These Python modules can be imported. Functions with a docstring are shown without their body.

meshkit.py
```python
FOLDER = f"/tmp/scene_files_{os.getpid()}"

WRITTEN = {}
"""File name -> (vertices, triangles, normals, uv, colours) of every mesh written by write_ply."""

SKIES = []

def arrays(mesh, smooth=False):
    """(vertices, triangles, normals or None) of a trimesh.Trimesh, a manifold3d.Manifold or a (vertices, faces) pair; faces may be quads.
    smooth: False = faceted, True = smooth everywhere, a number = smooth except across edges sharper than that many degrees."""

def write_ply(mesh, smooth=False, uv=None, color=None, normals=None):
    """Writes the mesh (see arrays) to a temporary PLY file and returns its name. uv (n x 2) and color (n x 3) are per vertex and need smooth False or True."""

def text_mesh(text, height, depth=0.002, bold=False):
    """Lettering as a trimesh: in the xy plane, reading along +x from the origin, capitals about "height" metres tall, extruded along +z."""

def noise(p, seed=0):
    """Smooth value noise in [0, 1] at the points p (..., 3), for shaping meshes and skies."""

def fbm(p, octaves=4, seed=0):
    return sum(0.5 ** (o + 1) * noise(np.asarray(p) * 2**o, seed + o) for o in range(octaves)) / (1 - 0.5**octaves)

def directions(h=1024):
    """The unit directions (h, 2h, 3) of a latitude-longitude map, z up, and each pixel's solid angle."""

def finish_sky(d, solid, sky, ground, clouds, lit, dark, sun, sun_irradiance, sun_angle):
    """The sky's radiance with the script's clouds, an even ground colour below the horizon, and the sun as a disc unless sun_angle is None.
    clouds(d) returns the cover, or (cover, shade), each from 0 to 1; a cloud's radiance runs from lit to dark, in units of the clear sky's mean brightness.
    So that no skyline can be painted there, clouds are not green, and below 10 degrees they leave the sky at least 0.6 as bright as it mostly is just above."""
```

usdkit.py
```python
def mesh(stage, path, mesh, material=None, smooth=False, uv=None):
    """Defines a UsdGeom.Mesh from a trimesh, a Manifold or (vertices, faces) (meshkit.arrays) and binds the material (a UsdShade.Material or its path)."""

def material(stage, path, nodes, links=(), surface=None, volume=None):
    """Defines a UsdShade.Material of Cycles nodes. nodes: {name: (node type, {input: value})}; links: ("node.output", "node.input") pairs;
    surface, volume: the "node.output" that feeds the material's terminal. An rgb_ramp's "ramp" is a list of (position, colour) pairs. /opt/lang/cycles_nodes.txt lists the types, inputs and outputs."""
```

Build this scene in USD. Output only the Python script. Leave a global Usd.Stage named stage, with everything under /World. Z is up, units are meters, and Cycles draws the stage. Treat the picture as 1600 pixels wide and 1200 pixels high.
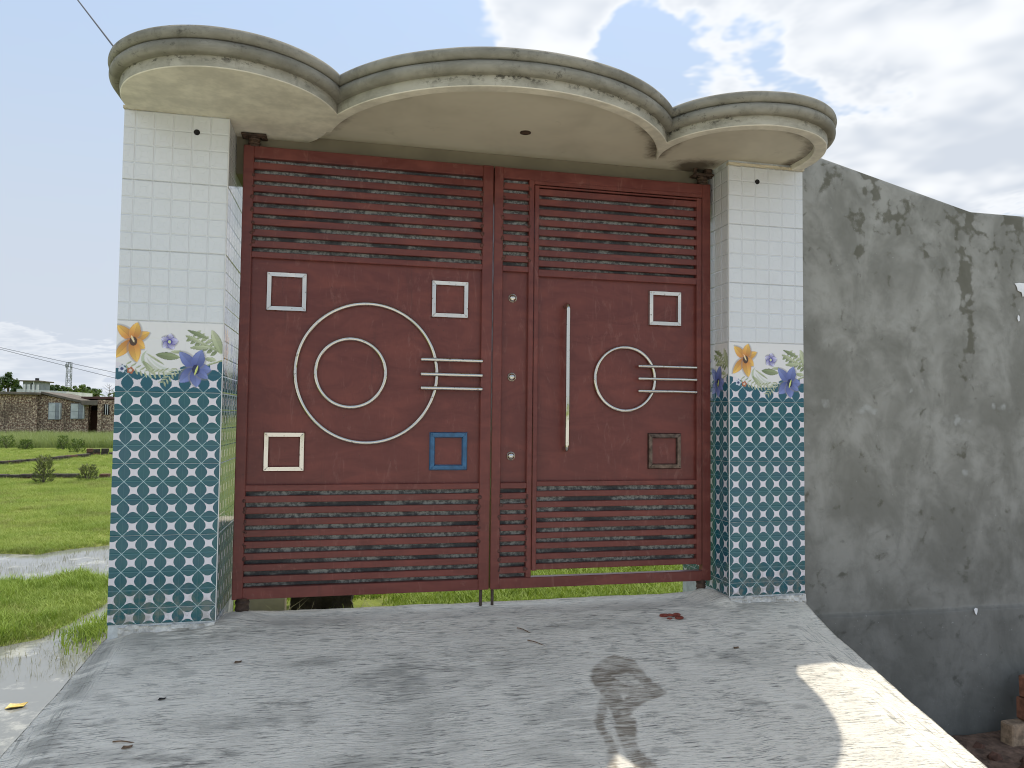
import math, random
import numpy as np, trimesh, shapely
from shapely.geometry import Polygon
import usdkit, meshkit
from pxr import Usd, UsdGeom, UsdLux, UsdShade, Gf, Sdf, Vt

stage = Usd.Stage.CreateInMemory()
UsdGeom.SetStageUpAxis(stage, "Z")
UsdGeom.SetStageMetersPerUnit(stage, 1.0)
world = UsdGeom.Xform.Define(stage, "/World")
UsdGeom.Scope.Define(stage, "/World/Looks")
rng = np.random.default_rng(7)
random.seed(7)

# ------------------------------------------------------------------ node graph helper
class Ref(str):
    pass

class Graph:
    def __init__(self):
        self.nodes, self.links = {}, []
    def add(self, kind, out, **inp):
        name = f"n{len(self.nodes)}"
        vals = {}
        for k, v in inp.items():
            if isinstance(v, Ref):
                self.links.append((str(v), f"{name}.{k}"))
            else:
                vals[k] = v
        self.nodes[name] = (kind, vals)
        return Ref(f"{name}.{out}")
    def m(self, op, a, b=0.5, c=0.0, clamp=False):
        return self.add("math", "value", math_type=op, value1=a, value2=b, value3=c, use_clamp=clamp)
    def mr(self, v, a, b, c=0.0, d=1.0, kind="smoothstep"):
        return self.add("map_range", "result", range_type=kind, value=v, from_min=a, from_max=b, to_min=c, to_max=d, clamp=True)
    def noise(self, vec, scale=5.0, detail=4.0, rough=0.55, dist=0.0):
        return self.add("noise_texture", "fac", vector=vec, scale=scale, detail=detail, roughness=rough, distortion=dist)
    def mapped(self, vec, s=(1, 1, 1), loc=(0, 0, 0)):
        return self.add("mapping", "vector", vector=vec, scale=s, location=loc)
    def mix(self, fac, a, b, kind="mix"):
        return self.add("mix", "color", mix_type=kind, fac=fac, color1=a, color2=b)
    def pos(self):
        return self.add("geometry", "position")
    def sep(self, vec):
        r = self.add("separate_xyz", "x", vector=vec)
        b = r.split(".")[0]
        return Ref(b + ".x"), Ref(b + ".y"), Ref(b + ".z")
    def bump(self, h, strength=0.3, distance=0.01, normal=None):
        kw = dict(height=h, strength=strength, distance=distance)
        if normal is not None:
            kw["normal"] = normal
        return self.add("bump", "normal", **kw)
    def bsdf(self, **kw):
        return self.add("principled_bsdf", "BSDF", **kw)

def mat(name, fn):
    g = Graph()
    s = fn(g)
    return usdkit.material(stage, "/World/Looks/" + name, g.nodes, g.links, surface=str(s))

# ------------------------------------------------------------------ camera, sky, sun, exposure
F_PX, CAM = 1150.0, np.array([0.9496, -3.3571, 0.8799])
YAW, PITCH, ROLL = 0.2193, 0.0437, 0.0109
EXPOSURE = 0.84
SKY_STRENGTH, SUN_INTENSITY = 0.15, 0.55
SUN = np.array([0.21, 0.284, 1.0]); SUN /= np.linalg.norm(SUN)

fw = np.array([math.sin(YAW) * math.cos(PITCH), math.cos(YAW) * math.cos(PITCH), math.sin(PITCH)])
r0 = np.array([math.cos(YAW), -math.sin(YAW), 0.0]); u0 = np.cross(r0, fw)
rt = r0 * math.cos(ROLL) + u0 * math.sin(ROLL); up = -r0 * math.sin(ROLL) + u0 * math.cos(ROLL)

def ray(x, y):
    return fw + (x - 800) / F_PX * rt - (y - 600) / F_PX * up
def aty(x, y, Y):
    d = ray(x, y); return CAM + (Y - CAM[1]) / d[1] * d
def atz(x, y, Z):
    d = ray(x, y); return CAM + (Z - CAM[2]) / d[2] * d

cam = UsdGeom.Camera.Define(stage, "/World/camera")
M4 = Gf.Matrix4d(*[float(q) for row in ([*rt, 0], [*up, 0], [*(-fw), 0], [*CAM, 1]) for q in row])
cam.AddTransformOp().Set(M4)
cam.CreateHorizontalApertureAttr(36.0); cam.CreateVerticalApertureAttr(27.0)
cam.CreateFocalLengthAttr(36.0 * F_PX / 1600.0)
cam.CreateClippingRangeAttr(Gf.Vec2f(0.05, 20000.0))
cam.CreateExposureAttr(EXPOSURE)

CLOUDS = ((780, 40, 1.0, 8.5, 0.24), (1000, 0, 0.5, 7, 0.20), (1095, 150, 0.5, 4.5, 0.20), (1330, 120, 4.0, 16.0, 0.20), (1540, 80, 3, 13, 0.20), (1560, 260, 2, 6, 0.08),
          (440, -20, 6.0, 17.0, -0.34), (60, 250, 6.0, 16.0, -0.30), (1005, 110, 0.5, 6.0, -0.26), (70, 500, 2.5, 7.5, 0.24), (70, 385, 1.0, 4.5, -0.25))

def sky_material(g):
    sky = g.add("sky_texture", "color", sky_type="single_scattering", sun_disc=False,
                sun_elevation=float(math.asin(SUN[2])), sun_rotation=float(math.atan2(SUN[0], SUN[1])),
                altitude=20.0, air_density=1.3, aerosol_density=2.2, ozone_density=1.0)
    d = g.add("texture_coordinate", "generated")
    x, y, z = g.sep(d)
    zz = g.m("add", g.m("maximum", z, 0.0), 0.16)
    p = g.add("combine_xyz", "vector", x=g.m("divide", x, zz), y=g.m("divide", y, zz), z=0.0)
    n1 = g.noise(g.mapped(p, (1.0, 1.0, 1.0), (2.35, 0.55, 0.3)), 2.1, 5.0, 0.6, 0.15)
    n2 = g.noise(g.mapped(p, (1, 1, 1), (7.1, 3.3, 0)), 2.6, 3.0, 0.6, 0.0)
    n3 = g.noise(g.mapped(p, (1, 1, 1), (1.1, 9.3, 0)), 0.45, 1.0, 0.5, 0.0)
    # where the banks of cumulus stand and where the sky is open
    bias = g.m("multiply", g.m("subtract", n3, 0.5), 0.5)
    for px, py, r_in, r_out, amt in CLOUDS:
        dr = ray(px, py); dr = dr / np.linalg.norm(dr)
        dot = g.add("vector_math", "value", math_type="dot_product", vector1=d, vector2=tuple(dr))
        k = g.mr(dot, math.cos(math.radians(r_out)), math.cos(math.radians(r_in)), 0.0, amt)
        bias = g.m("add", bias, k)
    dens = g.m("add", g.m("multiply_add", g.m("subtract", n1, 0.5), 1.9, 0.5), bias)
    cover = g.mr(dens, 0.50, 0.62)
    thick = g.mr(dens, 0.54, 0.80)
    shade = g.m("multiply", thick, g.mr(n2, 0.34, 0.58))
    cloud = g.mix(shade, (3.75, 3.82, 3.90), (2.55, 2.75, 3.05))
    # thin milky veil of humid air that thickens towards the horizon
    veil = g.mr(z, 0.0, 0.8, 0.9, 0.6, "linear")
    hazy = g.mix(veil, sky, (1.62, 2.10, 2.80))
    low = g.mr(z, 0.05, 0.60, 0.95, 0.0, "smoothstep")
    hazy = g.mix(low, hazy, (2.45, 2.67, 3.02))
    fade = g.mr(z, 0.03, 0.30, 0.45, 0.95)
    col = g.mix(g.m("multiply", cover, fade), hazy, cloud)
    return g.add("background_shader", "background", color=col, strength=SKY_STRENGTH)

g = Graph(); s = sky_material(g)
sky_mat = usdkit.material(stage, "/World/Looks/sky", g.nodes, g.links, surface=str(s))
dome = UsdLux.DomeLight.Define(stage, "/World/sky")
UsdShade.MaterialBindingAPI.Apply(dome.GetPrim()).Bind(sky_mat)
dome.GetPrim().SetCustomDataByKey("kind", "structure")

sun = UsdLux.DistantLight.Define(stage, "/World/sun")
zx = SUN; xx = np.cross([0, 1, 0], zx); xx /= np.linalg.norm(xx); yx = np.cross(zx, xx)
sun.AddTransformOp().Set(Gf.Matrix4d(*[float(q) for row in ([*xx, 0], [*yx, 0], [*zx, 0], [0, 0, 0, 1]) for q in row]))
sun.CreateIntensityAttr(SUN_INTENSITY); sun.CreateNormalizeAttr(True); sun.CreateAngleAttr(0.55)
sun.CreateColorAttr(Gf.Vec3f(1.0, 0.95, 0.86))

# ------------------------------------------------------------------ prim helpers
used = {}
def numbered(parent, name):
    k = (parent, name); n = used.get(k, 0); used[k] = n + 1
    return f"{parent}/{name}" + (f"_{n:03d}" if n else "")

def tag(prim, label=None, cat=None, group=None, kind=None):
    p = prim.GetPrim()
    for k, v in (("label", label), ("category", cat), ("group", group), ("kind", kind)):
        if v:
            p.SetCustomDataByKey(k, v)
    return prim

def thing(name, label, cat, loc=(0, 0, 0), rotz=0.0, group=None):
    x = UsdGeom.Xform.Define(stage, numbered("/World", name))
    x.AddTranslateOp().Set(Gf.Vec3d(*map(float, loc)))
    if rotz:
        x.AddRotateZOp().Set(float(rotz))
    return tag(x, label, cat, group)

def obj(name, mesh, material, parent=None, smooth=False, uv=None, label=None, color=None, loc=None):
    path = numbered(str(parent.GetPath()) if parent else "/World", name)
    m = usdkit.mesh(stage, path, mesh, material, smooth, uv)
    if color is not None:
        pv = UsdGeom.PrimvarsAPI(m).CreatePrimvar("tint", Sdf.ValueTypeNames.Color3fArray, "vertex")
        pv.Set(Vt.Vec3fArray.FromNumpy(np.asarray(color, np.float32)))
    if loc is not None:
        m.AddTranslateOp().Set(Gf.Vec3d(*map(float, loc)))
    if label:
        tag(m, label)
    return m

def copy_of(src, name, loc, rotz, label, cat, group=None, scale=None):
    x = UsdGeom.Xform.Define(stage, numbered("/World", name))
    x.GetPrim().GetReferences().AddInternalReference(src.GetPath())
    x.ClearXformOpOrder()
    x.AddTranslateOp(opSuffix="copy").Set(Gf.Vec3d(*map(float, loc)))
    x.AddRotateZOp(opSuffix="copy").Set(float(rotz))
    if scale:
        x.AddScaleOp(opSuffix="copy").Set(Gf.Vec3f(*map(float, scale)))
    x.GetPrim().SetInstanceable(True)
    return tag(x, label, cat, group)

class MB:
    """Collects shapes that become one mesh."""
    def __init__(self):
        self.v, self.f, self.n = [], [], 0
    def raw(self, v, f):
        v = np.asarray(v, float); f = np.asarray(f, int)
        if f.shape[1] == 4:
            f = np.vstack([f[:, [0, 1, 2]], f[:, [0, 2, 3]]])
        self.v.append(v); self.f.append(f + self.n); self.n += len(v)
        return self
    def tm(self, t):
        return self.raw(t.vertices, t.faces)
    def box(self, lo, hi, b=0.0):
        return self.raw(*bevel_box(lo, hi, b))
    def tube(self, pts, r, n=10, cap=True, closed=False):
        return self.raw(*tube(pts, r, n, cap, closed))
    def get(self):
        return np.vstack(self.v), np.vstack(self.f)

def bevel_box(lo, hi, b=0.0):
    lo, hi = np.asarray(lo, float), np.asarray(hi, float)
    lo, hi = np.minimum(lo, hi), np.maximum(lo, hi)
    b = min(b, 0.45 * (hi - lo).min())
    if b <= 0:
        t = trimesh.creation.box(bounds=[lo, hi]); return np.array(t.vertices), np.array(t.faces)
    pts = []
    for sx in (0, 1):
        for sy in (0, 1):
            for sz in (0, 1):
                c = np.array([hi[0] if sx else lo[0], hi[1] if sy else lo[1], hi[2] if sz else lo[2]])
                s = np.array([-1 if sx else 1, -1 if sy else 1, -1 if sz else 1]) * b
                for k in range(3):
                    q = c + s; q[k] = c[k]; pts.append(q)
    t = trimesh.convex.convex_hull(np.array(pts))
    return np.array(t.vertices), np.array(t.faces)

def tube(pts, r, n=10, cap=True, closed=False):
    pts = np.asarray(pts, float); m = len(pts)
    r = np.full(m, r) if np.ndim(r) == 0 else np.asarray(r)
    tg = np.roll(pts, -1, 0) - np.roll(pts, 1, 0) if closed else np.gradient(pts, axis=0)
    tg /= np.maximum(np.linalg.norm(tg, axis=1, keepdims=True), 1e-9)
    ref = np.array([0, 0, 1.0]) if abs(tg[0, 2]) < 0.9 else np.array([0, 1.0, 0])
    a = np.linspace(0, 2 * np.pi, n, endpoint=False)
    V = []
    nrm = np.cross(tg[0], ref); nrm /= np.linalg.norm(nrm)
    for i in range(m):
        nrm = nrm - tg[i] * (nrm @ tg[i]); nrm /= np.linalg.norm(nrm)
        bn = np.cross(tg[i], nrm)
        V.append(pts[i] + r[i] * (np.cos(a)[:, None] * nrm + np.sin(a)[:, None] * bn))
    V = np.vstack(V); Fq = []
    for i in range(m if closed else m - 1):
        j = (i + 1) % m
        for k in range(n):
            l = (k + 1) % n
            Fq.append([i * n + k, i * n + l, j * n + l, j * n + k])
    F = np.array(Fq); F = np.vstack([F[:, [0, 1, 2]], F[:, [0, 2, 3]]])
    if cap and not closed:
        V = np.vstack([V, pts[0], pts[-1]]); c0, c1 = len(V) - 2, len(V) - 1
        ks = np.arange(n); ls = (ks + 1) % n
        F = np.vstack([F, np.stack([np.full(n, c0), ls, ks], 1), np.stack([np.full(n, c1), (m - 1) * n + ks, (m - 1) * n + ls], 1)])
    return V, F

def grid(nu, nv, fn):
    """fn(u, v) -> (n, 3) on an nu x nv lattice; returns vertices, quads."""
    U, Vv = np.meshgrid(np.linspace(0, 1, nu), np.linspace(0, 1, nv), indexing="ij")
    P = fn(U.ravel(), Vv.ravel())
    i = np.arange(nu * nv).reshape(nu, nv)
    q = np.stack([i[:-1, :-1].ravel(), i[1:, :-1].ravel(), i[1:, 1:].ravel(), i[:-1, 1:].ravel()], 1)
    return P, q

def tri(q):
    return np.vstack([q[:, [0, 1, 2]], q[:, [0, 2, 3]]])
def sstep(a, b, x):
    t = np.clip((x - a) / (b - a), 0, 1); return t * t * (3 - 2 * t)
def fbm2(x, y, s, oct=4, seed=0):
    return meshkit.fbm(np.stack([x * s, y * s, np.full_like(x, 0.37)], -1), oct, seed)

# ------------------------------------------------------------------ materials
M_TILE = 0.075      # one moulded square of a tile

def tile_relief(g, uv):
    u, v, _ = g.sep(uv)
    fu = g.m("subtract", g.m("fraction", u), 0.5); fv = g.m("subtract", g.m("fraction", v), 0.5)
    au, av = g.m("absolute", fu), g.m("absolute", fv)
    edge = g.m("subtract", 0.5, g.m("maximum", au, av))
    groove = g.mr(edge, 0.0, 0.07)
    # arcs pressed round the middle of every edge of the square
    def dist(a, b):
        return g.m("sqrt", g.m("add", g.m("multiply", a, a), g.m("multiply", b, b)))
    d1 = dist(g.m("subtract", 0.5, au), fv); d2 = dist(fu, g.m("subtract", 0.5, av))
    dm = g.m("minimum", d1, d2)
    arc = g.mr(g.m("absolute", g.m("subtract", dm, 0.345)), 0.0, 0.035)
    h = g.m("add", groove, g.m("multiply", arc, 0.22))
    return fu, fv, au, av, d1, d2, dm, h

def white_tile(g):
    uv = g.add("texture_coordinate", "UV")
    *_, h = tile_relief(g, uv)
    p = g.pos()
    dirt = g.mr(g.noise(p, 6.0, 5), 0.45, 0.8)
    c = g.mix(g.m("multiply", dirt, 0.25), (0.60, 0.615, 0.615), (0.50, 0.50, 0.48))
    nz = g.noise(p, 2.2, 2)
    wav = g.bump(nz, 0.25, 0.02)
    return g.bsdf(base_color=c, roughness=0.09, specular_ior_level=0.55, normal=g.bump(h, 0.75, 0.003, wav))

def teal_colours(g, uv):
    fu, fv, au, av, d1, d2, dm, h = tile_relief(g, uv)
    star = g.m("multiply", g.mr(dm, 0.314, 0.327), g.m("less_than", g.m("add", au, av), 0.5))
    diag = g.m("absolute", g.m("subtract", au, av))
    line = g.mr(diag, 0.010, 0.026, 1.0, 0.0)
    n = g.noise(g.pos(), 9.0, 3)
    base = g.mix(g.mr(n, 0.3, 0.7), (0.014, 0.076, 0.100), (0.016, 0.092, 0.100))
    base = g.mix(g.mr(av, 0.470, 0.488, 0.0, 0.45), base, (0.14, 0.26, 0.27))  # gloss highlights along the row edges painted into the teal
    base = g.mix(g.mr(au, 0.478, 0.492, 0.0, 0.14), base, (0.14, 0.26, 0.27))
    c = g.mix(line, base, (0.42, 0.55, 0.55))
    c = g.mix(star, c, (0.64, 0.60, 0.62))
    return c, h

def teal_tile(g):
    uv = g.add("texture_coordinate", "UV")
    c, h = teal_colours(g, uv)
    rnd = g.add("object_info", "random")
    c = g.add("brightness_contrast", "color", color=c, bright=g.mr(rnd, 0, 1, -0.006, 0.008, "linear"), contrast=0.0)
    pz = g.sep(g.pos())[2]
    mud_brown = g.m("multiply", g.mr(pz, 0.0, 0.22, 1.0, 0.0), g.mr(g.noise(g.pos(), 22, 4, 0.7), 0.40, 0.62))
    c = g.mix(g.m("multiply", mud_brown, 0.55), c, (0.20, 0.18, 0.14))
    wav = g.bump(g.noise(g.pos(), 2.2, 2), 0.2, 0.02)
    return g.bsdf(base_color=c, roughness=0.10, specular_ior_level=0.5, normal=g.bump(h, 0.35, 0.002, wav))

def flower_tile_mat(g):
    uv = g.add("texture_coordinate", "UV")
    *_, h = tile_relief(g, uv)
    wav = g.bump(g.noise(g.pos(), 2.2, 2), 0.2, 0.02)
    c = g.add("attribute", "color", attribute="tint")
    return g.bsdf(base_color=c, roughness=0.10, specular_ior_level=0.5, normal=g.bump(h, 0.3, 0.002, wav))

def gate_paint(g):
    p = g.pos()
    brush = g.noise(g.mapped(p, (1.2, 1, 3.2)), 3.2, 4, 0.65, 0.8)
    fine = g.noise(g.mapped(p, (3, 1, 1)), 28, 3, 0.6, 0.4)
    sc = g.noise(g.mapped(p, (2.0, 1, 0.5)), 9.0, 5, 0.75, 1.6)
    c = g.mix(g.mr(brush, 0.35, 0.75), (0.108, 0.024, 0.018), (0.168, 0.043, 0.031))
    c = g.mix(g.m("multiply", g.mr(fine, 0.5, 0.8), 0.35), c, (0.10, 0.022, 0.018))
    c = g.mix(g.m("multiply", g.mr(sc, 0.55, 0.70), 0.32), c, (0.27, 0.125, 0.10))
    sp = g.add("voronoi_texture", "distance", vector=p, scale=55.0)
    spots = g.m("multiply", g.mr(sp, 0.08, 0.16, 1.0, 0.0), g.mr(g.noise(p, 7, 3), 0.58, 0.66))
    c = g.mix(g.m("multiply", spots, 0.8), c, (0.035, 0.018, 0.014))
    run = g.noise(g.mapped(p, (22, 1, 1.6)), 1.0, 4, 0.65)
    c = g.mix(g.m("multiply", g.mr(run, 0.60, 0.74), 0.45), c, (0.075, 0.022, 0.016))
    rgh = g.mr(brush, 0.3, 0.8, 0.32, 0.55)
    return g.bsdf(base_color=c, roughness=rgh, specular_ior_level=0.4, normal=g.bump(fine, 0.12, 0.004))

def backing_sheet(g):
    p = g.pos()
    n = g.noise(p, 60, 3, 0.7)
    n2 = g.noise(g.mapped(p, (1.5, 1, 4)), 4.0, 4)
    c = g.mix(g.mr(n, 0.38, 0.62), (0.085, 0.09, 0.09), (0.36, 0.37, 0.335))
    c = g.mix(g.m("multiply", g.mr(n2, 0.46, 0.60), 0.9), c, (0.035, 0.038, 0.042))
    return g.bsdf(base_color=c, roughness=0.6, normal=g.bump(n, 0.3, 0.004))

def steel(g):
    p = g.pos()
    n = g.noise(p, 30, 4)
    r = g.mr(n, 0.3, 0.8, 0.04, 0.13)
    spots = g.mr(g.noise(p, 70, 3, 0.6), 0.62, 0.70)
    c = g.mix(g.m("multiply", spots, 0.6), (0.60, 0.58, 0.525), (0.15, 0.11, 0.07))
    return g.bsdf(base_color=c, metallic=1.0, roughness=r)

def concrete_ramp(g):
    p = g.pos()
    att = g.add("attribute", "color", attribute="tint")     # r: brown stain, g: along-edge brushing, b: damp dirt
    sep = g.add("separate_color", "r", color=att); b0 = sep.split(".")[0]
    st, ed, dp = Ref(b0 + ".r"), Ref(b0 + ".g"), Ref(b0 + ".b")
    warp = g.add("noise_texture", "color", vector=p, scale=2.6, detail=2.0)
    wp = g.add("vector_math", "vector", math_type="multiply_add", vector1=warp, vector2=(0.045, 0.045, 0.0), vector3=p)
    s1 = g.noise(g.mapped(wp, (9, 92, 0)), 1.0, 4, 0.66)
    s2 = g.noise(g.mapped(wp, (55, 5, 0)), 1.0, 3, 0.68)
    s1b = g.noise(g.mapped(wp, (12, 190, 0)), 1.0, 3, 0.68)
    streak = g.mix(ed, s1, s2)
    patch = g.noise(p, 1.9, 6, 0.62, 0.6)
    patch2 = g.noise(g.mapped(p, (1, 1.6, 1), (4, 2, 0)), 6.0, 6, 0.65, 0.5)
    c = g.mix(g.mr(patch, 0.3, 0.72), (0.90, 0.835, 0.70), (0.80, 0.74, 0.62))
    c = g.mix(g.m("multiply", g.m("multiply", g.mr(streak, 0.555, 0.615), g.mr(patch2, 0.34, 0.58, 0.25, 1.0)), 0.50), c, (0.22, 0.21, 0.175))
    c = g.mix(g.m("multiply", g.m("multiply", g.mr(s1b, 0.555, 0.615), g.mr(patch2, 0.34, 0.58, 0.30, 1.0)), 0.78), c, (0.12, 0.115, 0.095))
    dk = g.m("multiply", g.mr(patch2, 0.56, 0.72), g.mr(streak, 0.36, 0.58))
    c = g.mix(g.m("multiply", dk, 0.66), c, (0.19, 0.182, 0.152))
    grit = g.mr(g.noise(p, 90, 2, 0.6), 0.70, 0.75)
    c = g.mix(g.m("multiply", grit, 0.5), c, (0.20, 0.19, 0.165))
    c = g.mix(g.m("multiply", g.mr(patch2, 0.28, 0.40, 1.0, 0.0), 0.5), c, (0.82, 0.775, 0.67))
    c = g.mix(g.m("multiply", dp, 0.58), c, (0.17, 0.165, 0.14))
    stn = g.m("multiply", st, g.mr(g.m("add", s1, g.m("multiply", patch2, 0.6)), 0.62, 0.92, 0.25, 1.0))
    c = g.mix(g.m("multiply", stn, 0.82), c, (0.19, 0.145, 0.095))
    hgt = g.m("add", g.m("multiply", streak, 1.0), g.m("multiply", s1b, 0.35))
    hgt = g.m("add", hgt, g.m("multiply", g.noise(p, 160, 3), 0.22))
    return g.bsdf(base_color=c, roughness=0.88, specular_ior_level=0.25, normal=g.bump(hgt, 0.95, 0.014))

def cement_wall(g):
    p = g.pos()
    att = g.add("attribute", "color", attribute="tint")      # r: olive damp stain, g: pale efflorescence, b: darker towards the foot
    sep = g.add("separate_color", "r", color=att).split(".")[0]
    dk, lt, low = Ref(sep + ".r"), Ref(sep + ".g"), Ref(sep + ".b")
    n = g.noise(p, 9, 5, 0.68, 0.4)
    nm = g.noise(g.mapped(p, (1, 1, 0.75)), 3.4, 4, 0.6, 0.5)
    nf = g.noise(p, 34, 3, 0.65)
    warp = g.add("vector_math", "vector", math_type="multiply_add", vector1=g.add("noise_texture", "color", vector=p, scale=9.0, detail=2.0), vector2=(0.09, 0.0, 0.09), vector3=p)
    cell = g.add("voronoi_texture", "distance", vector=warp, scale=19.0, feature="smooth_f1", smoothness=0.3)
    c = g.mix(g.mr(nm, 0.34, 0.66), (0.185, 0.181, 0.152), (0.310, 0.304, 0.266))
    c = g.mix(g.mr(n, 0.42, 0.70, 0.0, 0.45), c, (0.135, 0.132, 0.108))
    nn = g.m("add", g.m("multiply", g.m("subtract", n, 0.5), 1.1), g.m("multiply", g.m("subtract", nf, 0.5), 0.5))
    blob = g.m("multiply", g.m("subtract", 0.36, cell), 0.8)
    k_lt = g.mr(g.m("add", g.m("add", lt, g.m("multiply", nn, 0.8)), blob), 0.42, 0.85, 0.0, 0.75)
    c = g.mix(k_lt, c, (0.36, 0.365, 0.335))
    k_dk = g.mr(g.m("subtract", g.m("add", dk, nn), g.m("multiply", blob, 1.3)), 0.46, 0.80, 0.0, 0.75)
    c = g.mix(k_dk, c, (0.085, 0.080, 0.052))
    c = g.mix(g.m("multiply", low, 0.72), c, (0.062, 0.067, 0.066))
    specks = g.mr(g.noise(p, 55, 2, 0.6), 0.73, 0.76, 0.0, 0.4)
    c = g.mix(specks, c, (0.45, 0.45, 0.43))
    return g.bsdf(base_color=c, roughness=0.8, specular_ior_level=0.3, normal=g.bump(g.m("add", n, nf), 0.3, 0.006))

def canopy_grey(g):
    p = g.pos()
    x, y, z = g.sep(p)
    n = g.noise(g.mapped(p, (1, 1, 2.5)), 5, 6, 0.65, 0.3)
    n2 = g.noise(g.mapped(p, (1, 1, 0.4)), 16, 6, 0.72)
    c = g.mix(g.mr(n, 0.32, 0.7), (0.27, 0.255, 0.205), (0.165, 0.155, 0.120))
    c = g.mix(g.m("multiply", g.mr(n2, 0.52, 0.74), 0.55), c, (0.085, 0.08, 0.06))
    black = g.m("multiply", g.mr(g.noise(g.mapped(p, (1, 1, 1.6)), 24, 7, 0.75), 0.55, 0.66), g.mr(g.noise(p, 2.3, 3), 0.44, 0.58))
    c = g.mix(g.m("multiply", black, 0.6), c, (0.035, 0.032, 0.025))
    return g.bsdf(base_color=c, roughness=0.85, specular_ior_level=0.25, normal=g.bump(n2, 0.3, 0.006))

def canopy_band(g):
    p = g.pos()
    x, y, z = g.sep(p)
    n = g.noise(g.mapped(p, (1, 1, 2.5)), 5, 6, 0.65, 0.3)
    n2 = g.noise(g.mapped(p, (1, 1, 0.4)), 16, 6, 0.72)
    c = g.mix(g.mr(n, 0.32, 0.7), (0.42, 0.40, 0.33), (0.26, 0.25, 0.20))
    c = g.mix(g.m("multiply", g.mr(n2, 0.52, 0.74), 0.55), c, (0.12, 0.115, 0.09))
    black = g.m("multiply", g.mr(g.noise(g.mapped(p, (1, 1, 1.6)), 24, 7, 0.75), 0.50, 0.60), g.m("multiply", g.mr(g.noise(p, 2.3, 3), 0.40, 0.54), g.mr(z, 2.172, 2.205)))
    c = g.mix(g.m("multiply", black, 0.85), c, (0.035, 0.032, 0.025))
    return g.bsdf(base_color=c, roughness=0.85, specular_ior_level=0.25, normal=g.bump(n2, 0.3, 0.006))

def canopy_cream(g):
    p = g.pos()
    n = g.noise(p, 3.0, 6, 0.62, 0.3)
    n2 = g.noise(p, 9.0, 7, 0.72, 0.4)
    c = g.mix(g.mr(n, 0.35, 0.75), (0.53, 0.485, 0.385), (0.44, 0.40, 0.315))
    c = g.mix(g.m("multiply", g.mr(n2, 0.60, 0.76), 0.45), c, (0.24, 0.21, 0.15))
    att = g.add("attribute", "color", attribute="tint")  # r: rust and stains, plus occlusion painted along the soffit rim
    r = g.add("separate_color", "r", color=att)
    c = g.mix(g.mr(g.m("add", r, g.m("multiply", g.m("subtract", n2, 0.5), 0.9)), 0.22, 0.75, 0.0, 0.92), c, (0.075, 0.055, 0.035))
    return g.bsdf(base_color=c, roughness=0.7, specular_ior_level=0.3, normal=g.bump(n2, 0.1, 0.004))

def simple(color, rough=0.7, var=0.25, scale=8.0, bump=0.2, metallic=0.0, dist=0.005, spec=0.4):
    def fn(g):
        p = g.pos(); n = g.noise(p, scale, 5, 0.65)
        lo = tuple(c * (1 - var) for c in color); hi = tuple(min(1, c * (1 + var)) for c in color)
        c = g.mix(g.mr(n, 0.3, 0.7), lo, hi)
        return g.bsdf(base_color=c, roughness=rough, metallic=metallic, specular_ior_level=spec, normal=g.bump(n, bump, dist))
    return fn

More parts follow.
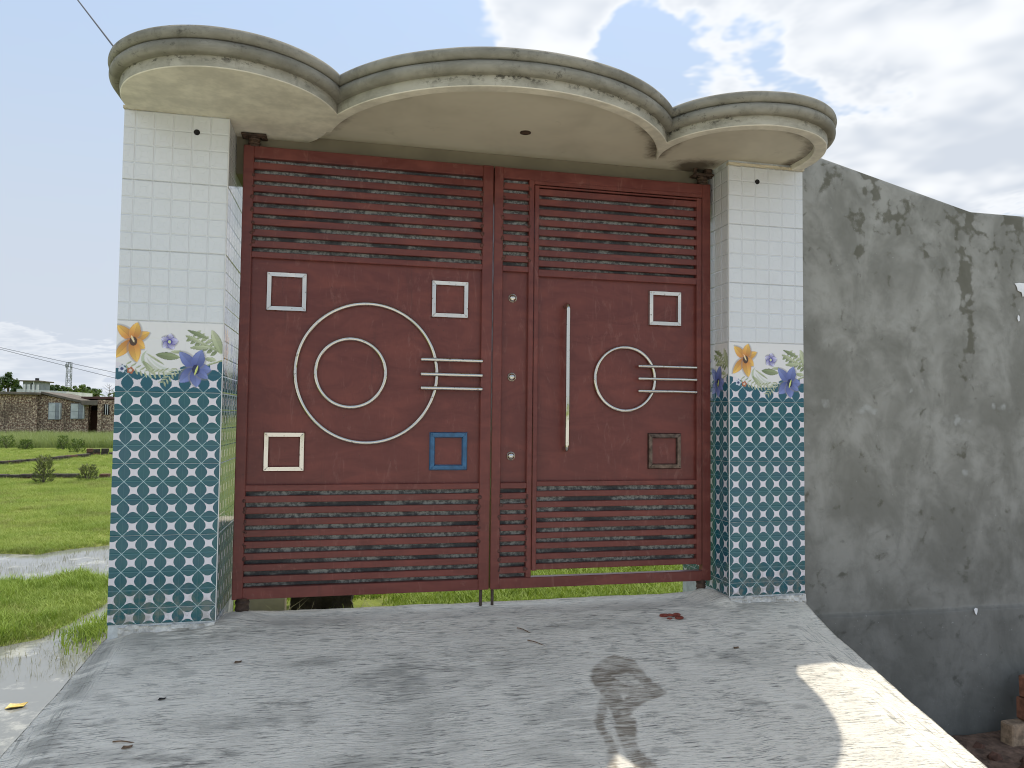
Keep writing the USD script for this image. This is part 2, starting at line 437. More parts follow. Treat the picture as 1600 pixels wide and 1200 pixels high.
def leaf(c1, c2, trans=0.35, dry=0.0):
    def fn(g):
        r = g.add("object_info", "random")
        n = g.noise(g.pos(), 0.9, 4)
        f = g.m("add", g.m("multiply", r, 0.45), g.m("multiply", g.mr(n, 0.32, 0.66), 0.55))
        isl = g.add("geometry", "random_per_island")
        f = g.m("add", g.m("multiply", f, 0.65), g.m("multiply", isl, 0.35))
        c = g.mix(f, c1, c2)
        if dry:
            k = g.m("multiply", g.mr(g.noise(g.mapped(g.pos(), (1, 1, 1), (5, 8, 0)), 1.7, 4, 0.65), 0.50, 0.66), dry)
            c = g.mix(k, c, (0.24, 0.19, 0.085))
        b = g.bsdf(base_color=c, roughness=0.6, specular_ior_level=0.3)
        t = g.add("translucent_bsdf", "BSDF", color=g.mix(0.5, c, (0.16, 0.22, 0.02)))
        return g.add("mix_closure", "closure", fac=trans, closure1=b, closure2=t)
    return fn

def field_soil(g):
    p = g.pos()
    n = g.noise(p, 0.35, 6, 0.6); n2 = g.noise(p, 6.0, 6, 0.7); n3 = g.noise(p, 45.0, 4, 0.7)
    c = g.mix(g.mr(n, 0.35, 0.65), (0.17, 0.21, 0.035), (0.24, 0.26, 0.06))
    c = g.mix(g.mr(n2, 0.42, 0.7), c, (0.11, 0.135, 0.028))
    c = g.mix(g.m("multiply", g.mr(n3, 0.5, 0.7), 0.5), c, (0.28, 0.29, 0.09))
    x, y, z = g.sep(p)
    wet = g.mr(z, -0.90, -0.862, 1.0, 0.0)
    c = g.mix(wet, c, (0.085, 0.08, 0.05))
    return g.bsdf(base_color=c, roughness=0.9, specular_ior_level=0.2, normal=g.bump(g.m("add", n2, n3), 0.6, 0.03))

def water_mat(g):
    p = g.pos()
    n = g.noise(g.mapped(p, (1, 1, 1)), 5.0, 3, 0.5)
    scum = g.mr(g.noise(p, 3.2, 7, 0.7), 0.52, 0.66)
    c = g.mix(scum, (0.20, 0.20, 0.18), (0.38, 0.37, 0.32))
    b = g.bsdf(base_color=c, roughness=g.mr(scum, 0, 1, 0.03, 0.16), ior=1.33, specular_ior_level=0.9, normal=g.bump(n, 0.06, 0.01))
    return b

def brick_building(g):
    p = g.pos()
    x, y, z = g.sep(p)
    vec = g.add("combine_xyz", "vector", x=g.m("add", x, g.m("multiply", y, 0.7)), y=z, z=0.0)
    br = g.add("brick_texture", "color", vector=vec, scale=1.0, brick_width=0.25, row_height=0.085, mortar_size=0.012,
               color1=(0.17, 0.085, 0.055), color2=(0.11, 0.06, 0.045), mortar=(0.20, 0.165, 0.12))
    n = g.noise(p, 9.0, 4, 0.85); n2 = g.noise(g.mapped(p, (1, 1, 1), (4, 4, 4)), 0.8, 4)
    c = g.mix(g.mr(n, 0.50, 0.57), br, (0.62, 0.50, 0.34))
    c = g.mix(g.m("multiply", g.mr(n2, 0.5, 0.7), 0.6), c, (0.075, 0.055, 0.04))
    return g.bsdf(base_color=c, roughness=0.9, specular_ior_level=0.2, normal=g.bump(n, 0.5, 0.05))

MT = {}
for nm, fn in dict(
    white_tile=white_tile, teal_tile=teal_tile, flower_tile=flower_tile_mat, gate_paint=gate_paint, backing=backing_sheet,
    steel=steel, ramp=concrete_ramp, cement=cement_wall, canopy_grey=canopy_grey, canopy_band=canopy_band, canopy_cream=canopy_cream,
    plaster=simple((0.30, 0.295, 0.27), 0.85, 0.3, 12), mortar=simple((0.55, 0.54, 0.50), 0.9, 0.3, 25, 0.8, dist=0.02),
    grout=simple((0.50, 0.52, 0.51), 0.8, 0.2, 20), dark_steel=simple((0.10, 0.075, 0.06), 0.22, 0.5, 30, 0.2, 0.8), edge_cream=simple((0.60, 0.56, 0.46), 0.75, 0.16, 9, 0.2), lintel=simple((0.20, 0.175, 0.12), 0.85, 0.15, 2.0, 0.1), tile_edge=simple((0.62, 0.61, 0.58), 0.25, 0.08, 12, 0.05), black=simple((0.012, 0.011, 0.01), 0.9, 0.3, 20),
    rust=simple((0.06, 0.035, 0.022), 0.75, 0.5, 40, 0.6), rust_paint=simple((0.075, 0.028, 0.02), 0.7, 0.4, 60, 0.4), blue_film=simple((0.028, 0.10, 0.19), 0.35, 0.25, 30, 0.15),
    dark_iron=simple((0.07, 0.05, 0.04), 0.5, 0.4, 40, 0.3, 0.5), soil=field_soil, water=water_mat,
    grass=leaf((0.22, 0.32, 0.045), (0.54, 0.58, 0.16), 0.35, 0.40), grass_bright=leaf((0.20, 0.30, 0.035), (0.38, 0.46, 0.085)),
    reed=leaf((0.22, 0.28, 0.09), (0.42, 0.46, 0.19)), straw=leaf((0.17, 0.16, 0.08), (0.32, 0.29, 0.16), 0.2),
    shrub=leaf((0.09, 0.11, 0.04), (0.22, 0.22, 0.10)), foliage=leaf((0.020, 0.045, 0.012), (0.055, 0.095, 0.022), 0.2),
    foliage_light=leaf((0.05, 0.10, 0.02), (0.13, 0.18, 0.04), 0.3), bark=simple((0.10, 0.08, 0.06), 0.9, 0.3, 6),
    brick=simple((0.22, 0.095, 0.055), 0.85, 0.35, 30, 0.6, dist=0.01), brick_pale=simple((0.30, 0.215, 0.14), 0.9, 0.35, 30, 0.7, dist=0.01),
    brick_dark=simple((0.11, 0.055, 0.036), 0.9, 0.4, 25, 0.7, dist=0.01), house_brick=brick_building,
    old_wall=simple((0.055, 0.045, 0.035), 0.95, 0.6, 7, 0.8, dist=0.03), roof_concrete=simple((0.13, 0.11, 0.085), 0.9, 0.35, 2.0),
    roof_brown=simple((0.085, 0.045, 0.035), 0.9, 0.3, 2.0), whitewash=simple((0.55, 0.56, 0.54), 0.85, 0.15, 1.0),
    grey_paint=simple((0.24, 0.26, 0.29), 0.8, 0.2, 1.0), shutter=simple((0.48, 0.51, 0.49), 0.45, 0.12, 3.0),
    shutter_dark=simple((0.26, 0.285, 0.30), 0.45, 0.15, 3.0), tower_steel=simple((0.30, 0.31, 0.33), 0.5, 0.15, 1.0, 0.0, 0.3),
    tank=simple((0.025, 0.025, 0.028), 0.5, 0.2, 2), cable=simple((0.02, 0.02, 0.022), 0.5, 0.2, 30),
    cream_wall=simple((0.55, 0.49, 0.36), 0.85, 0.15, 6), road=simple((0.55, 0.53, 0.475), 0.95, 0.22, 2.2, 0.5, dist=0.02),
    paper=simple((0.75, 0.75, 0.73), 0.8, 0.08, 20), yellow_wrap=simple((0.65, 0.45, 0.10), 0.4, 0.3, 40), red_crumb=simple((0.20, 0.045, 0.028), 0.9, 0.4, 60),
    dry_leaf=simple((0.16, 0.10, 0.055), 0.8, 0.4, 60), blue_scrap=simple((0.20, 0.45, 0.60), 0.4, 0.2, 30), brick_dirt=simple((0.15, 0.095, 0.065), 0.95, 0.5, 16, 0.9, dist=0.03), mud_brown=simple((0.05, 0.04, 0.028), 0.95, 0.4, 14, 0.8, dist=0.02),
).items():
    MT[nm] = mat(nm, fn)

# ------------------------------------------------------------------ the lie of the land
XR = 2.81            # left face of the right pillar
PW, PD, PH = 0.422, 0.52, 2.165
Z_FIELD, Z_WATER = -0.85, -0.872

def zpoly(pts, Z=Z_FIELD):
    return Polygon([tuple(atz(x, y, Z)[:2]) for x, y in pts])
pool_a = zpoly([(-60, 858), (0, 862), (60, 864), (120, 853), (185, 848), (240, 860), (220, 900), (168, 905), (130, 890), (60, 905), (0, 908), (-60, 906)])
pool_b = Polygon([(-2.3, 2.7), (-1.5, 2.85), (-1.3, 3.0), (-1.22, 3.6), (-1.12, 4.25), (-0.6, 4.3), (-0.3, 3.2), (0.02, 2.0), (0.0, -1.0), (-0.1, -2.2), (-1.4, -2.0), (-2.2, 0.5)])

def land(x, y):
    x, y = np.asarray(x, float), np.asarray(y, float)
    h = Z_FIELD + 0.05 * (fbm2(x, y, 0.9, 4, 3) - 0.42) * (1 + 0.0 * x)
    near = (np.abs(x) < 12) & (y > -6) & (y < 14)
    wob = 0.35 * (fbm2(x, y, 1.6, 4, 9) - 0.5)
    for pool in (pool_a, pool_b):
        d = np.full(x.shape, 9.0)
        if near.any():
            P = shapely.points(x[near], y[near])
            inside = shapely.contains_xy(pool, x[near], y[near])
            d[near] = np.where(inside, -1, 1) * shapely.distance(pool.exterior, P)
        h = h - 0.085 * sstep(0.14, -0.22, d + wob * 0.8)
    # the yard behind the gate lies higher
    yard = sstep(-0.35, 0.15, x) * sstep(0.18, 0.5, y) * (1 - sstep(9, 16, y))
    h = h * (1 - yard) + yard * (-0.17 + 0.05 * (fbm2(x, y, 2.0, 3, 5) - 0.5))
    return h

def axis(segments):
    return np.unique(np.concatenate([np.arange(a, b, s) for a, b, s in segments] + [[segments[-1][1]]]).round(4))
gx = axis([(-1500, -200, 130), (-200, -40, 16), (-40, -12, 2.0), (-12, -3.4, 0.25), (-3.4, 0.3, 0.045), (0.3, 4, 0.12), (4, 12, 1.0), (12, 40, 4), (40, 200, 20), (200, 1500, 130)])
gy = axis([(-1500, -200, 130), (-200, -40, 16), (-40, -8, 2.0), (-8, -1, 0.4), (-1, 8.0, 0.05), (8, 14, 0.2), (14, 40, 0.6), (40, 200, 10), (200, 1500, 100)])
GX, GY = np.meshgrid(gx, gy, indexing="ij")
GZ = land(GX.ravel(), GY.ravel())
ii = np.arange(GX.size).reshape(GX.shape)
q = np.stack([ii[:-1, :-1].ravel(), ii[1:, :-1].ravel(), ii[1:, 1:].ravel(), ii[:-1, 1:].ravel()], 1)
# the sheet is cut away under the gateway slab so that nothing pokes through it
tag(obj("ground", (np.stack([GX.ravel(), GY.ravel(), GZ], 1), tri(q)), MT["soil"], smooth=True), kind="structure")
wv = np.array([[-6, -3.2, Z_WATER], [-0.02, -3.2, Z_WATER], [-0.02, 9.5, Z_WATER], [-6, 9.5, Z_WATER]])
tag(obj("water", (wv, np.array([[0, 1, 2], [0, 2, 3]])), MT["water"]), kind="structure")

# unseen ground behind the camera, wide and pale to bounce sun onto the gate
rv, rq = grid(40, 12, lambda u, v: np.stack([-60 + 120 * u, -60 + 55.4 * v, -0.80 + 0.02 * fbm2(u * 60, v * 5, 1.3, 3, 2)], 1))
tag(obj("road", (rv, tri(rq)), MT["road"], smooth=True), kind="structure")

# ------------------------------------------------------------------ ramp
stain_poly = Polygon([(1.943, -.496), (1.986, -.452), (2.053, -.42), (2.119, -.468), (2.124, -.588), (2.154, -.703), (2.06, -.735), (1.99, -.79), (1.93, -.84),
                      (1.93, -.80), (2.02, -.69), (1.975, -.68), (1.955, -.80), (1.92, -.90), (1.905, -1.0), (1.93, -1.10), (1.90, -1.25), (1.88, -1.1), (1.875, -.95), (1.90, -.85), (1.915, -.714), (1.90, -.586)])
trail = shapely.union_all([shapely.make_valid(stain_poly).buffer(0.001), shapely.LineString([(1.90, -.72), (1.83, -.86), (1.84, -.98), (1.80, -1.08), (1.78, -1.3)]).buffer(0.010),
                           shapely.LineString([(1.95, -.85), (1.90, -1.0), (1.94, -1.12), (1.88, -1.3)]).buffer(0.013)])
def ramp_left(y):
    return -0.002 + 0.118 * np.minimum(y, 0) * (y > -3)+ (y <= -3) * -0.30
def ramp_right(y):
    return 3.225 + 0.085 * np.minimum(y, 0) + 0.0 * y
def ramp_z(x, y):
    base = np.where(y > -0.02, -0.031 - 0.0 * y, -0.031 + 0.2 * (y + 0.02))
    base = base + 0.012 * (fbm2(x, y, 2.4, 4, 21) - 0.5) + 0.005 * (fbm2(x, y, 11, 3, 22) - 0.5)
    wl = sstep(0.16, 0.0, x - ramp_left(y)); wr = sstep(0.26, 0.0, ramp_right(y) - x)
    base = base - 0.028 * wl ** 1.5 - 0.045 * wr ** 1.5 * sstep(0.1, -0.3, y)
    # lumps of cement round the two pivots
    for cx, cy, hh, s in ((0.50, 0.12, 0.030, 0.07), (0.43, 0.02, 0.016, 0.05), (2.745, 0.13, 0.042, 0.06), (2.79, 0.03, 0.03, 0.04)):
        lump = hh * np.exp(-((x - cx) ** 2 + (y - cy) ** 2) / (2 * s * s))
        base = base + lump * (0.75 + 0.5 * fbm2(x, y, 22, 3, 5))
    return base
NU, NV = 300, 420
vv = np.concatenate([np.linspace(0, 0.62, 90, endpoint=False), np.linspace(0.62, 1, NV - 90)])
U, V = np.meshgrid(np.linspace(0, 1, NU), vv, indexing="ij")
Yr = (-4.35 + (4.35 + 0.235) * V).ravel()
back = 0.03 * (fbm2(U.ravel(), Yr * 0, 22, 4, 8) - 0.5)
Yr = Yr + back * sstep(0.0, 0.2, Yr)
xl_, xr_ = ramp_left(Yr), ramp_right(Yr)
wobl = 0.02 * (fbm2(Yr, Yr * 0, 5, 4, 4) - 0.5)
Xr = xl_ + (xr_ - xl_) * U.ravel() + wobl * (np.abs(U.ravel() - 0.5) * 2) ** 8
Zr = ramp_z(Xr, Yr)
Xr_, Yr_ = Xr + 0.02 * (fbm2(Xr, Yr, 14, 3, 31) - 0.5), Yr + 0.025 * (fbm2(Xr, Yr, 18, 3, 32) - 0.5)
P = shapely.points(Xr_, Yr_)
near = (Xr > 1.6) & (Xr < 2.4) & (Yr > -1.5) & (Yr < -0.3)
st = np.zeros(len(Xr)); dd = shapely.distance(trail, P[near]); st[near] = sstep(0.012, 0.0, dd)
inner = shapely.contains_xy(Polygon([(1.99, -.56), (2.07, -.55), (2.09, -.66), (2.02, -.64)]), Xr_, Yr_)
st = np.where(inner, st * 0.45, st)
for cx, cy, rr in ((1.93, -.50, .06), (2.05, -.47, .07)):
    st = np.maximum(st, 0.0 * cx)
ed = np.maximum(sstep(0.17, 0.10, Xr - xl_), sstep(0.30, 0.18, xr_ - Xr) * sstep(-0.05, -0.35, Yr))
dp = np.zeros(len(Xr))
for cx, cy, sx, sy, a in ((0.28, -0.06, .22, .07, .8), (1.15, -.52, .10, .12, .75), (0.20, -.22, .10, .1, .35), (2.90, -.02, .22, .05, .7), (1.55, -.42, .22, .12, .3), (1.22, -.80, .12, .2, .4),
                          (2.35, -.03, .35, .08, .35), (1.0, 0.16, .5, .03, .4), (1.72, -.80, .1, .2, .45), (0.7, 0.03, .2, .06, .4), (1.62, -1.02, .13, .1, .4), (0.02, -.6, .04, .9, .8), (0.62, -.70, .16, .05, .6), (0.85, -.33, .10, .03, .6), (1.25, -.47, .16, .05, .8), (2.05, -.15, .25, .03, .5), (2.62, -.50, .14, .06, .5), (0.35, -.85, .2, .06, .6), (1.02, -.98, .14, .07, .6)):
    dp = np.maximum(dp, a * np.exp(-0.5 * (((Xr_ - cx) / sx) ** 2 + ((Yr_ - cy) / sy) ** 2)) * sstep(0.3, 0.62, fbm2(Xr, Yr * 3, 9, 4, 44)) * 1.5)
for _ in range(75):     # small damp spots
    cx, cy, s = rng.uniform(0.1, 3.0), rng.uniform(-1.3, 0.0), rng.uniform(0.008, 0.028)
    dp = np.maximum(dp, rng.uniform(0.2, 0.7) * sstep(1.35, 0.55, np.hypot((Xr_ - cx) / (s * 1.5), (Yr_ - cy) / s) + 1.3 * (fbm2(Xr, Yr, 40, 3, 45) - 0.5)))
ri = np.arange(NU * NV).reshape(NU, NV)
rq = np.stack([ri[:-1, :-1].ravel(), ri[1:, :-1].ravel(), ri[1:, 1:].ravel(), ri[:-1, 1:].ravel()], 1)
RV = np.stack([Xr, Yr, Zr], 1); RC = np.stack([st, ed, np.clip(dp, 0, 1)], 1)
RF = [tri(rq)]
def skirt(ids, flip):
    global RV, RC
    n0 = len(RV); low = RV[ids].copy(); low[:, 2] = -1.1
    RV = np.vstack([RV, low]); RC = np.vstack([RC, np.tile([[0, 0, 0.4]], (len(ids), 1))])
    a, b = ids[:-1], ids[1:]; c, d = n0 + np.arange(len(ids) - 1), n0 + np.arange(1, len(ids))
    fq = np.stack([a, b, d, c], 1); RF.append(tri(fq[:, ::-1] if flip else fq))
skirt(ri[0, :], False); skirt(ri[-1, :], True); skirt(ri[:, -1], False); skirt(ri[:, 0], True)
ramp = obj("ramp", (RV, np.vstack(RF)), MT["ramp"], color=RC, smooth=True)
tag(ramp, kind="structure")

# ------------------------------------------------------------------ printed flower tile (flat print, colour per vertex)
def lin(r, g_, b):
    c = np.array([r, g_, b]) / 255.0
    return np.where(c < 0.04045, c / 12.92, ((c + 0.055) / 1.055) ** 2.4)

def print_colours(u, v):
    """Colour of the flower tile at (u, v), in moulded squares from its lower left corner (6 x 4)."""
    n = len(u)
    fu, fv = u - np.floor(u) - 0.5, v - np.floor(v) - 0.5
    au, av = abs(fu), abs(fv)
    dm = np.minimum(np.hypot(0.5 - au, fv), np.hypot(fu, 0.5 - av))
    teal = np.tile(lin(28, 80, 92), (n, 1))
    star = (dm > 0.320) & (au + av < 0.5); line = abs(au - av) < 0.018
    pat = teal.copy(); pat[line] = lin(175, 198, 198); pat[star] = lin(208, 202, 206)
    bx = np.array([0, .5, 1.2, 2.0, 2.8, 3.4, 3.9, 4.6, 5.2, 6.0]); bv = np.array([1.72, 1.66, 1.25, .95, 1.0, 1.25, 1.5, 1.5, 1.62, 1.85])
    edge = np.interp(u, bx, bv)
    white = np.tile(lin(214, 212, 208), (n, 1))
    col = np.where((v > edge)[:, None], white, pat)

    def put(mask, c):
        c = np.asarray(c)
        col[mask] = c[mask] if c.ndim == 2 else c
    def soft(mask_d, w, c, a):      # printed drop shadow
        k = (a * sstep(w, 0, mask_d))[:, None]
        col[:] = col * (1 - k) + c * k
    def petal(cx, cy, tx, ty, w, c_in, c_out, c_edge, pw=0.75, shadow=True):
        L = math.hypot(tx, ty); ax, ay = tx / L, ty / L
        t = ((u - cx) * ax + (v - cy) * ay) / L; s_ = -(u - cx) * ay + (v - cy) * ax
        wid = 1.12 * w * np.sin(np.pi * np.clip(t, 0, 1) ** (pw * 1.25)) ** 0.62 * np.clip(1.02 - t, 0, 1) ** 0.12
        on = (t > 0) & (t < 1) & (abs(s_) < wid)
        if shadow:
            sd = np.maximum(abs(s_ + 0.05) - wid, 0); sd[(t < 0) | (t > 1.05)] = 9
            soft(np.where(on, 9, sd), 0.10, lin(120, 118, 116), 0.55)
        k = np.clip(t, 0, 1)[:, None]
        c = c_in * (1 - k) + c_out * k
        rel = (abs(s_) / np.maximum(wid, 1e-6))[:, None]
        c = np.where(rel > 0.86, c_edge, c)
        c = np.where((abs(s_) < 0.012)[:, None] & (k < 0.9), c * 0.82, c)
        c = c * (0.9 + 0.2 * (s_[:, None] > 0))
        put(on, c)
    def blade(p0, p1, w, c, c2=None):
        petal(p0[0], p0[1], p1[0] - p0[0], p1[1] - p0[1], w, c, c if c2 is None else c2, c * 0.7, 0.9, False)
    olive, pale, dkol = lin(142, 152, 112), lin(186, 190, 158), lin(108, 120, 84)
    # pale swirling stems
    for (cx, cy, r, a0, a1, w, c) in ((3.3, 2.5, 1.45, 3.5, 5.0, .10, lin(190, 192, 176)), (3.4, 2.75, 1.5, 3.6, 5.1, .07, lin(196, 200, 188)), (2.3, 1.9, .55, 2.2, 4.6, .09, lin(176, 184, 158)), (5.1, 1.6, 1.0, .6, 1.9, .07, pale)):
        a = np.arctan2(v - cy, u - cx) % (2 * np.pi)
        put((abs(np.hypot(u - cx, v - cy) - r) < w * np.sin(np.clip((a - a0) / (a1 - a0), 0, 1) * np.pi)) & (a > a0) & (a < a1), c)
    # feathery leaves at the upper right
    tip = np.array([4.15, 3.50])
    for k in range(7):
        b = np.array([4.35 + 0.22 * k, 3.20 - 0.13 * k])
        blade(b, b + [0.42, 0.36 - 0.03 * k], .10, olive, pale)
        blade(b, b + [-0.34, -0.30], .10, dkol, olive)
    blade((3.98, 3.28), (5.9, 2.3), .09, pale, olive)
    blade((5.95, 2.25), (5.35, 3.62), .24, olive, pale)
    blade((4.2, 2.55), (5.3, 2.62), .13, olive, pale)
    blade((4.05, 3.56), (5.2, 3.10), .12, dkol, olive)
    blade((3.94, 3.25), (4.9, 2.82), .12, olive, pale)
    blade((2.42, 2.12), (3.7, 1.98), .21, dkol, olive); blade((3.2, 2.3), (3.85, 2.3), .10, pale, olive)
    blade((5.0, 1.95), (5.65, 1.88), .13, olive, pale)
    blade((1.75, 1.75), (2.45, 0.95), .14, olive, pale); blade((1.9, 2.2), (2.9, 1.55), .06, pale, olive)
    # fern sprays lying over the blue pattern
    for k in range(9):
        b = np.array([0.9 + 0.24 * k, 1.52 - 0.42 * math.sin(k / 8 * 2.2)])
        blade(b, b + [0.30, 0.20], .045, pale, olive); blade(b, b + [0.12, -0.33], .05, olive, pale)
    for k in range(6):
        b = np.array([3.55 - 0.13 * k, 1.35 - 0.15 * k])
        blade(b, b + [-0.32, -0.05], .045, olive, pale); blade(b, b + [0.08, -0.30], .045, pale, olive)
    for k in range(5):
        b = np.array([5.1 + 0.17 * k, 1.55 + 0.06 * k]); blade(b, b + [0.28, 0.13], .05, olive, pale)
    # orange lily
    for tx, ty, w in ((.87, .44, .24), (-.81, .79, .27), (.23, .98, .29), (-.9, -1.04, .27), (.64, -.48, .27), (.26, -1.25, .30)):
        petal(1.2, 2.92, tx, ty, w, lin(176, 96, 48), lin(226, 186, 92), lin(196, 140, 70))
    put(np.hypot((u - 1.24) / .2, (v - 2.84) / .26) < 1, lin(70, 50, 36)); blade((1.3, 2.75), (1.1, 3.2), .05, lin(235, 215, 170))
    # small violet flower
    for k in range(5):
        a = math.pi / 2 + k * 2 * math.pi / 5 - .12
        petal(3.12, 2.86, .47 * math.cos(a), .47 * math.sin(a), .20, lin(80, 70, 150), lin(206, 204, 226), lin(84, 76, 156))
    put(np.hypot(u - 3.12, v - 2.86) < .15, lin(66, 56, 140)); put(np.hypot(u - 3.12, v - 2.86) < .09, lin(196, 206, 150))
    # blue lily
    for tx, ty, w in ((-.85, .95, .30), (.85, -.05, .32), (.32, 1.08, .33), (-.80, -.78, .33), (.10, -1.05, .30), (.70, -.55, .22)):
        petal(4.52, 1.36, tx, ty, w, lin(58, 68, 122), lin(122, 134, 182), lin(84, 96, 150))
    put(np.hypot((u - 4.56) / .2, (v - 1.32) / .28) < 1, lin(34, 40, 74)); blade((4.5, 1.0), (4.66, 1.55), .055, lin(206, 214, 120))
    # two tiny flowers
    for cx, cy, r, c, c2 in ((.70, 1.28, .23, lin(196, 202, 212), lin(52, 60, 100)), (1.14, 1.20, .21, lin(166, 98, 66), lin(206, 190, 170))):
        for k in range(5):
            a = k * 2 * math.pi / 5; petal(cx, cy, r * math.cos(a), r * math.sin(a), .09, c, c, c * .7, .8, False)
        put(np.hypot(u - cx, v - cy) < r * .38, c2)
    return np.clip(col, 0, 1)

# ------------------------------------------------------------------ pillars
JOINTS = [0.0, 0.065, 0.365, 0.665, 0.965, 1.265, 1.565, 1.865, 2.165]
TT = 0.010           # tile thickness

def build_pillar(x0, label, side):
    """side=+1: the right-hand face looks into the gateway; -1: the left-hand one does."""
    t = thing("gate_pillar", label, "pillar", (x0, 0, 0))
    e = TT
    core = MB().box((0.0016 if side < 0 else 0.004, 0.0016, -1.1), (PW - (0.0016 if side > 0 else 0.004), PD, PH + 0.031))
    obj("core", core.get(), MT["grout"], t)
    def face(axis_):
        for k in range(len(JOINTS) - 1):
            z0, z1 = JOINTS[k] + 0.0008, JOINTS[k + 1] - 0.0008
            kind = "flower_tile" if k == 4 else ("teal_tile" if k < 4 else "white_tile")
            vz = lambda z: (z - JOINTS[1]) / M_TILE
            jut = rng.uniform(-0.0008, 0.0004); t1, t2 = rng.uniform(-.0022, .0022, 2)
            if axis_ == "front":
                a0, a1 = 0.0, PW
                uo = (6 - PW / M_TILE) if side > 0 else 0.0
                to = lambda a, dep, z: np.stack([a, dep + jut + t1 * (a - .2) + t2 * (z - z0 - .15), z], -1)
                uu = lambda a: uo + a / M_TILE
                flip = False
            elif side > 0:        # right-hand inner face, reading from the front corner backwards
                a0, a1 = e + 0.001, PD
                to = lambda a, dep, z: np.stack([PW - dep + jut + 0 * a, a, z], -1)
                uu = lambda a: a / M_TILE; flip = False
            else:
                a0, a1 = e + 0.001, PD
                to = lambda a, dep, z: np.stack([dep + jut + 0 * a, a, z], -1)
                uu = lambda a: 6 - a / M_TILE; flip = True
            if kind == "flower_tile":
                step = 0.0020 if axis_ == "front" else 0.0035
                nu, nv = int((a1 - a0) / step), int((z1 - z0) / step)
                A, Zz = np.meshgrid(np.linspace(a0, a1, nu), np.linspace(z0, z1, nv), indexing="ij")
                A, Zz = A.ravel(), Zz.ravel()
                ew = np.minimum.reduce([A - a0, a1 - A, Zz - z0, z1 - Zz])
                P = to(A, 0.0012 * sstep(0.002, 0, ew), Zz)
                i = np.arange(nu * nv).reshape(nu, nv)
                qd = np.stack([i[:-1, :-1].ravel(), i[1:, :-1].ravel(), i[1:, 1:].ravel(), i[:-1, 1:].ravel()], 1)
                if flip: qd = qd[:, ::-1]
                cu, cv = uu(A), (Zz - JOINTS[4]) / M_TILE
                obj("flower_tile", (P, tri(qd)), MT["flower_tile"], t, smooth=True, uv=np.stack([uu(A), vz(Zz)], 1), color=print_colours(cu, cv))
            else:
                lo = np.array([a0, 0.0, z0]); hi = np.array([a1, e, z1])
                bv, bf = bevel_box(lo, hi, 0.0012)
                P = to(bv[:, 0], bv[:, 1], bv[:, 2])
                if (axis_ != "front" and side > 0):
                    bf = bf[:, ::-1] if np.linalg.det(np.array([[0, -1, 0], [1, 0, 0], [0, 0, 1]])) < 0 else bf
                elif axis_ != "front":
                    bf = bf[:, ::-1]
                # separate vertices per face so that the print stays crisp at the bevels
                Pf = P[bf].reshape(-1, 3); uvf = np.stack([uu(bv[:, 0]), vz(bv[:, 2])], 1)[bf].reshape(-1, 2)
                obj("tile", (Pf, np.arange(len(Pf)).reshape(-1, 3)), MT[kind], t, uv=uvf)
    face("front"); face("side")
    # rough white mortar under the tiles, thin plaster line on top
    def rough_strip(lo, hi, amp, seed):
        tm = trimesh.creation.box(bounds=[lo, hi]).subdivide_to_size(0.012)
        n = meshkit.noise(tm.vertices * 70, seed)[:, None] - 0.5
        tm.vertices += n * amp * np.array([0.4, 1.0, 0.8])
        return tm
    s = rough_strip((0.045 if side > 0 else 0.003, -0.012, -0.06), (PW - 0.003, 0.012, -0.004), 0.014, 3)
    obj("mortar_bed", s, MT["mortar"], t)
    sx = (PW - 0.012, PW + 0.008) if side > 0 else (-0.008, 0.012)
    obj("mortar_bed", rough_strip((sx[0], 0.016, -0.06), (sx[1], 0.20, -0.004), 0.012, 4), MT["mortar"], t)
    obj("plaster_line", rough_strip((-0.004, -0.010, PH + 0.001), (PW + 0.004, 0.014, PH + 0.013), 0.009, 5), MT["cream_wall"], t)
    px = (0.29 if side > 0 else 2.971 - XR)
    hole = MB().tube([(px, -0.0034, 2.091), (px, 0.006, 2.091)], 0.0125, 16)
    obj("drilled_hole", hole.get(), MT["black"], t)
    if side > 0:
        obj("corner_trim", MB().box((PW - 0.0026, -0.0030, 0.002), (PW + 0.0012, 0.0010, PH - 0.002), 0.0006).get(), MT["tile_edge"], t)
    else:
        obj("corner_trim", MB().box((-0.0012, -0.0030, 0.002), (0.0026, 0.0010, PH - 0.002), 0.0006).get(), MT["tile_edge"], t)
    return t

build_pillar(0.0, "gate pillar beside the flooded field, white and teal tiles with orange lily cut at its edge", 1)
build_pillar(XR, "gate pillar against the grey cement wall, white and teal tiles with whole orange lily", -1)

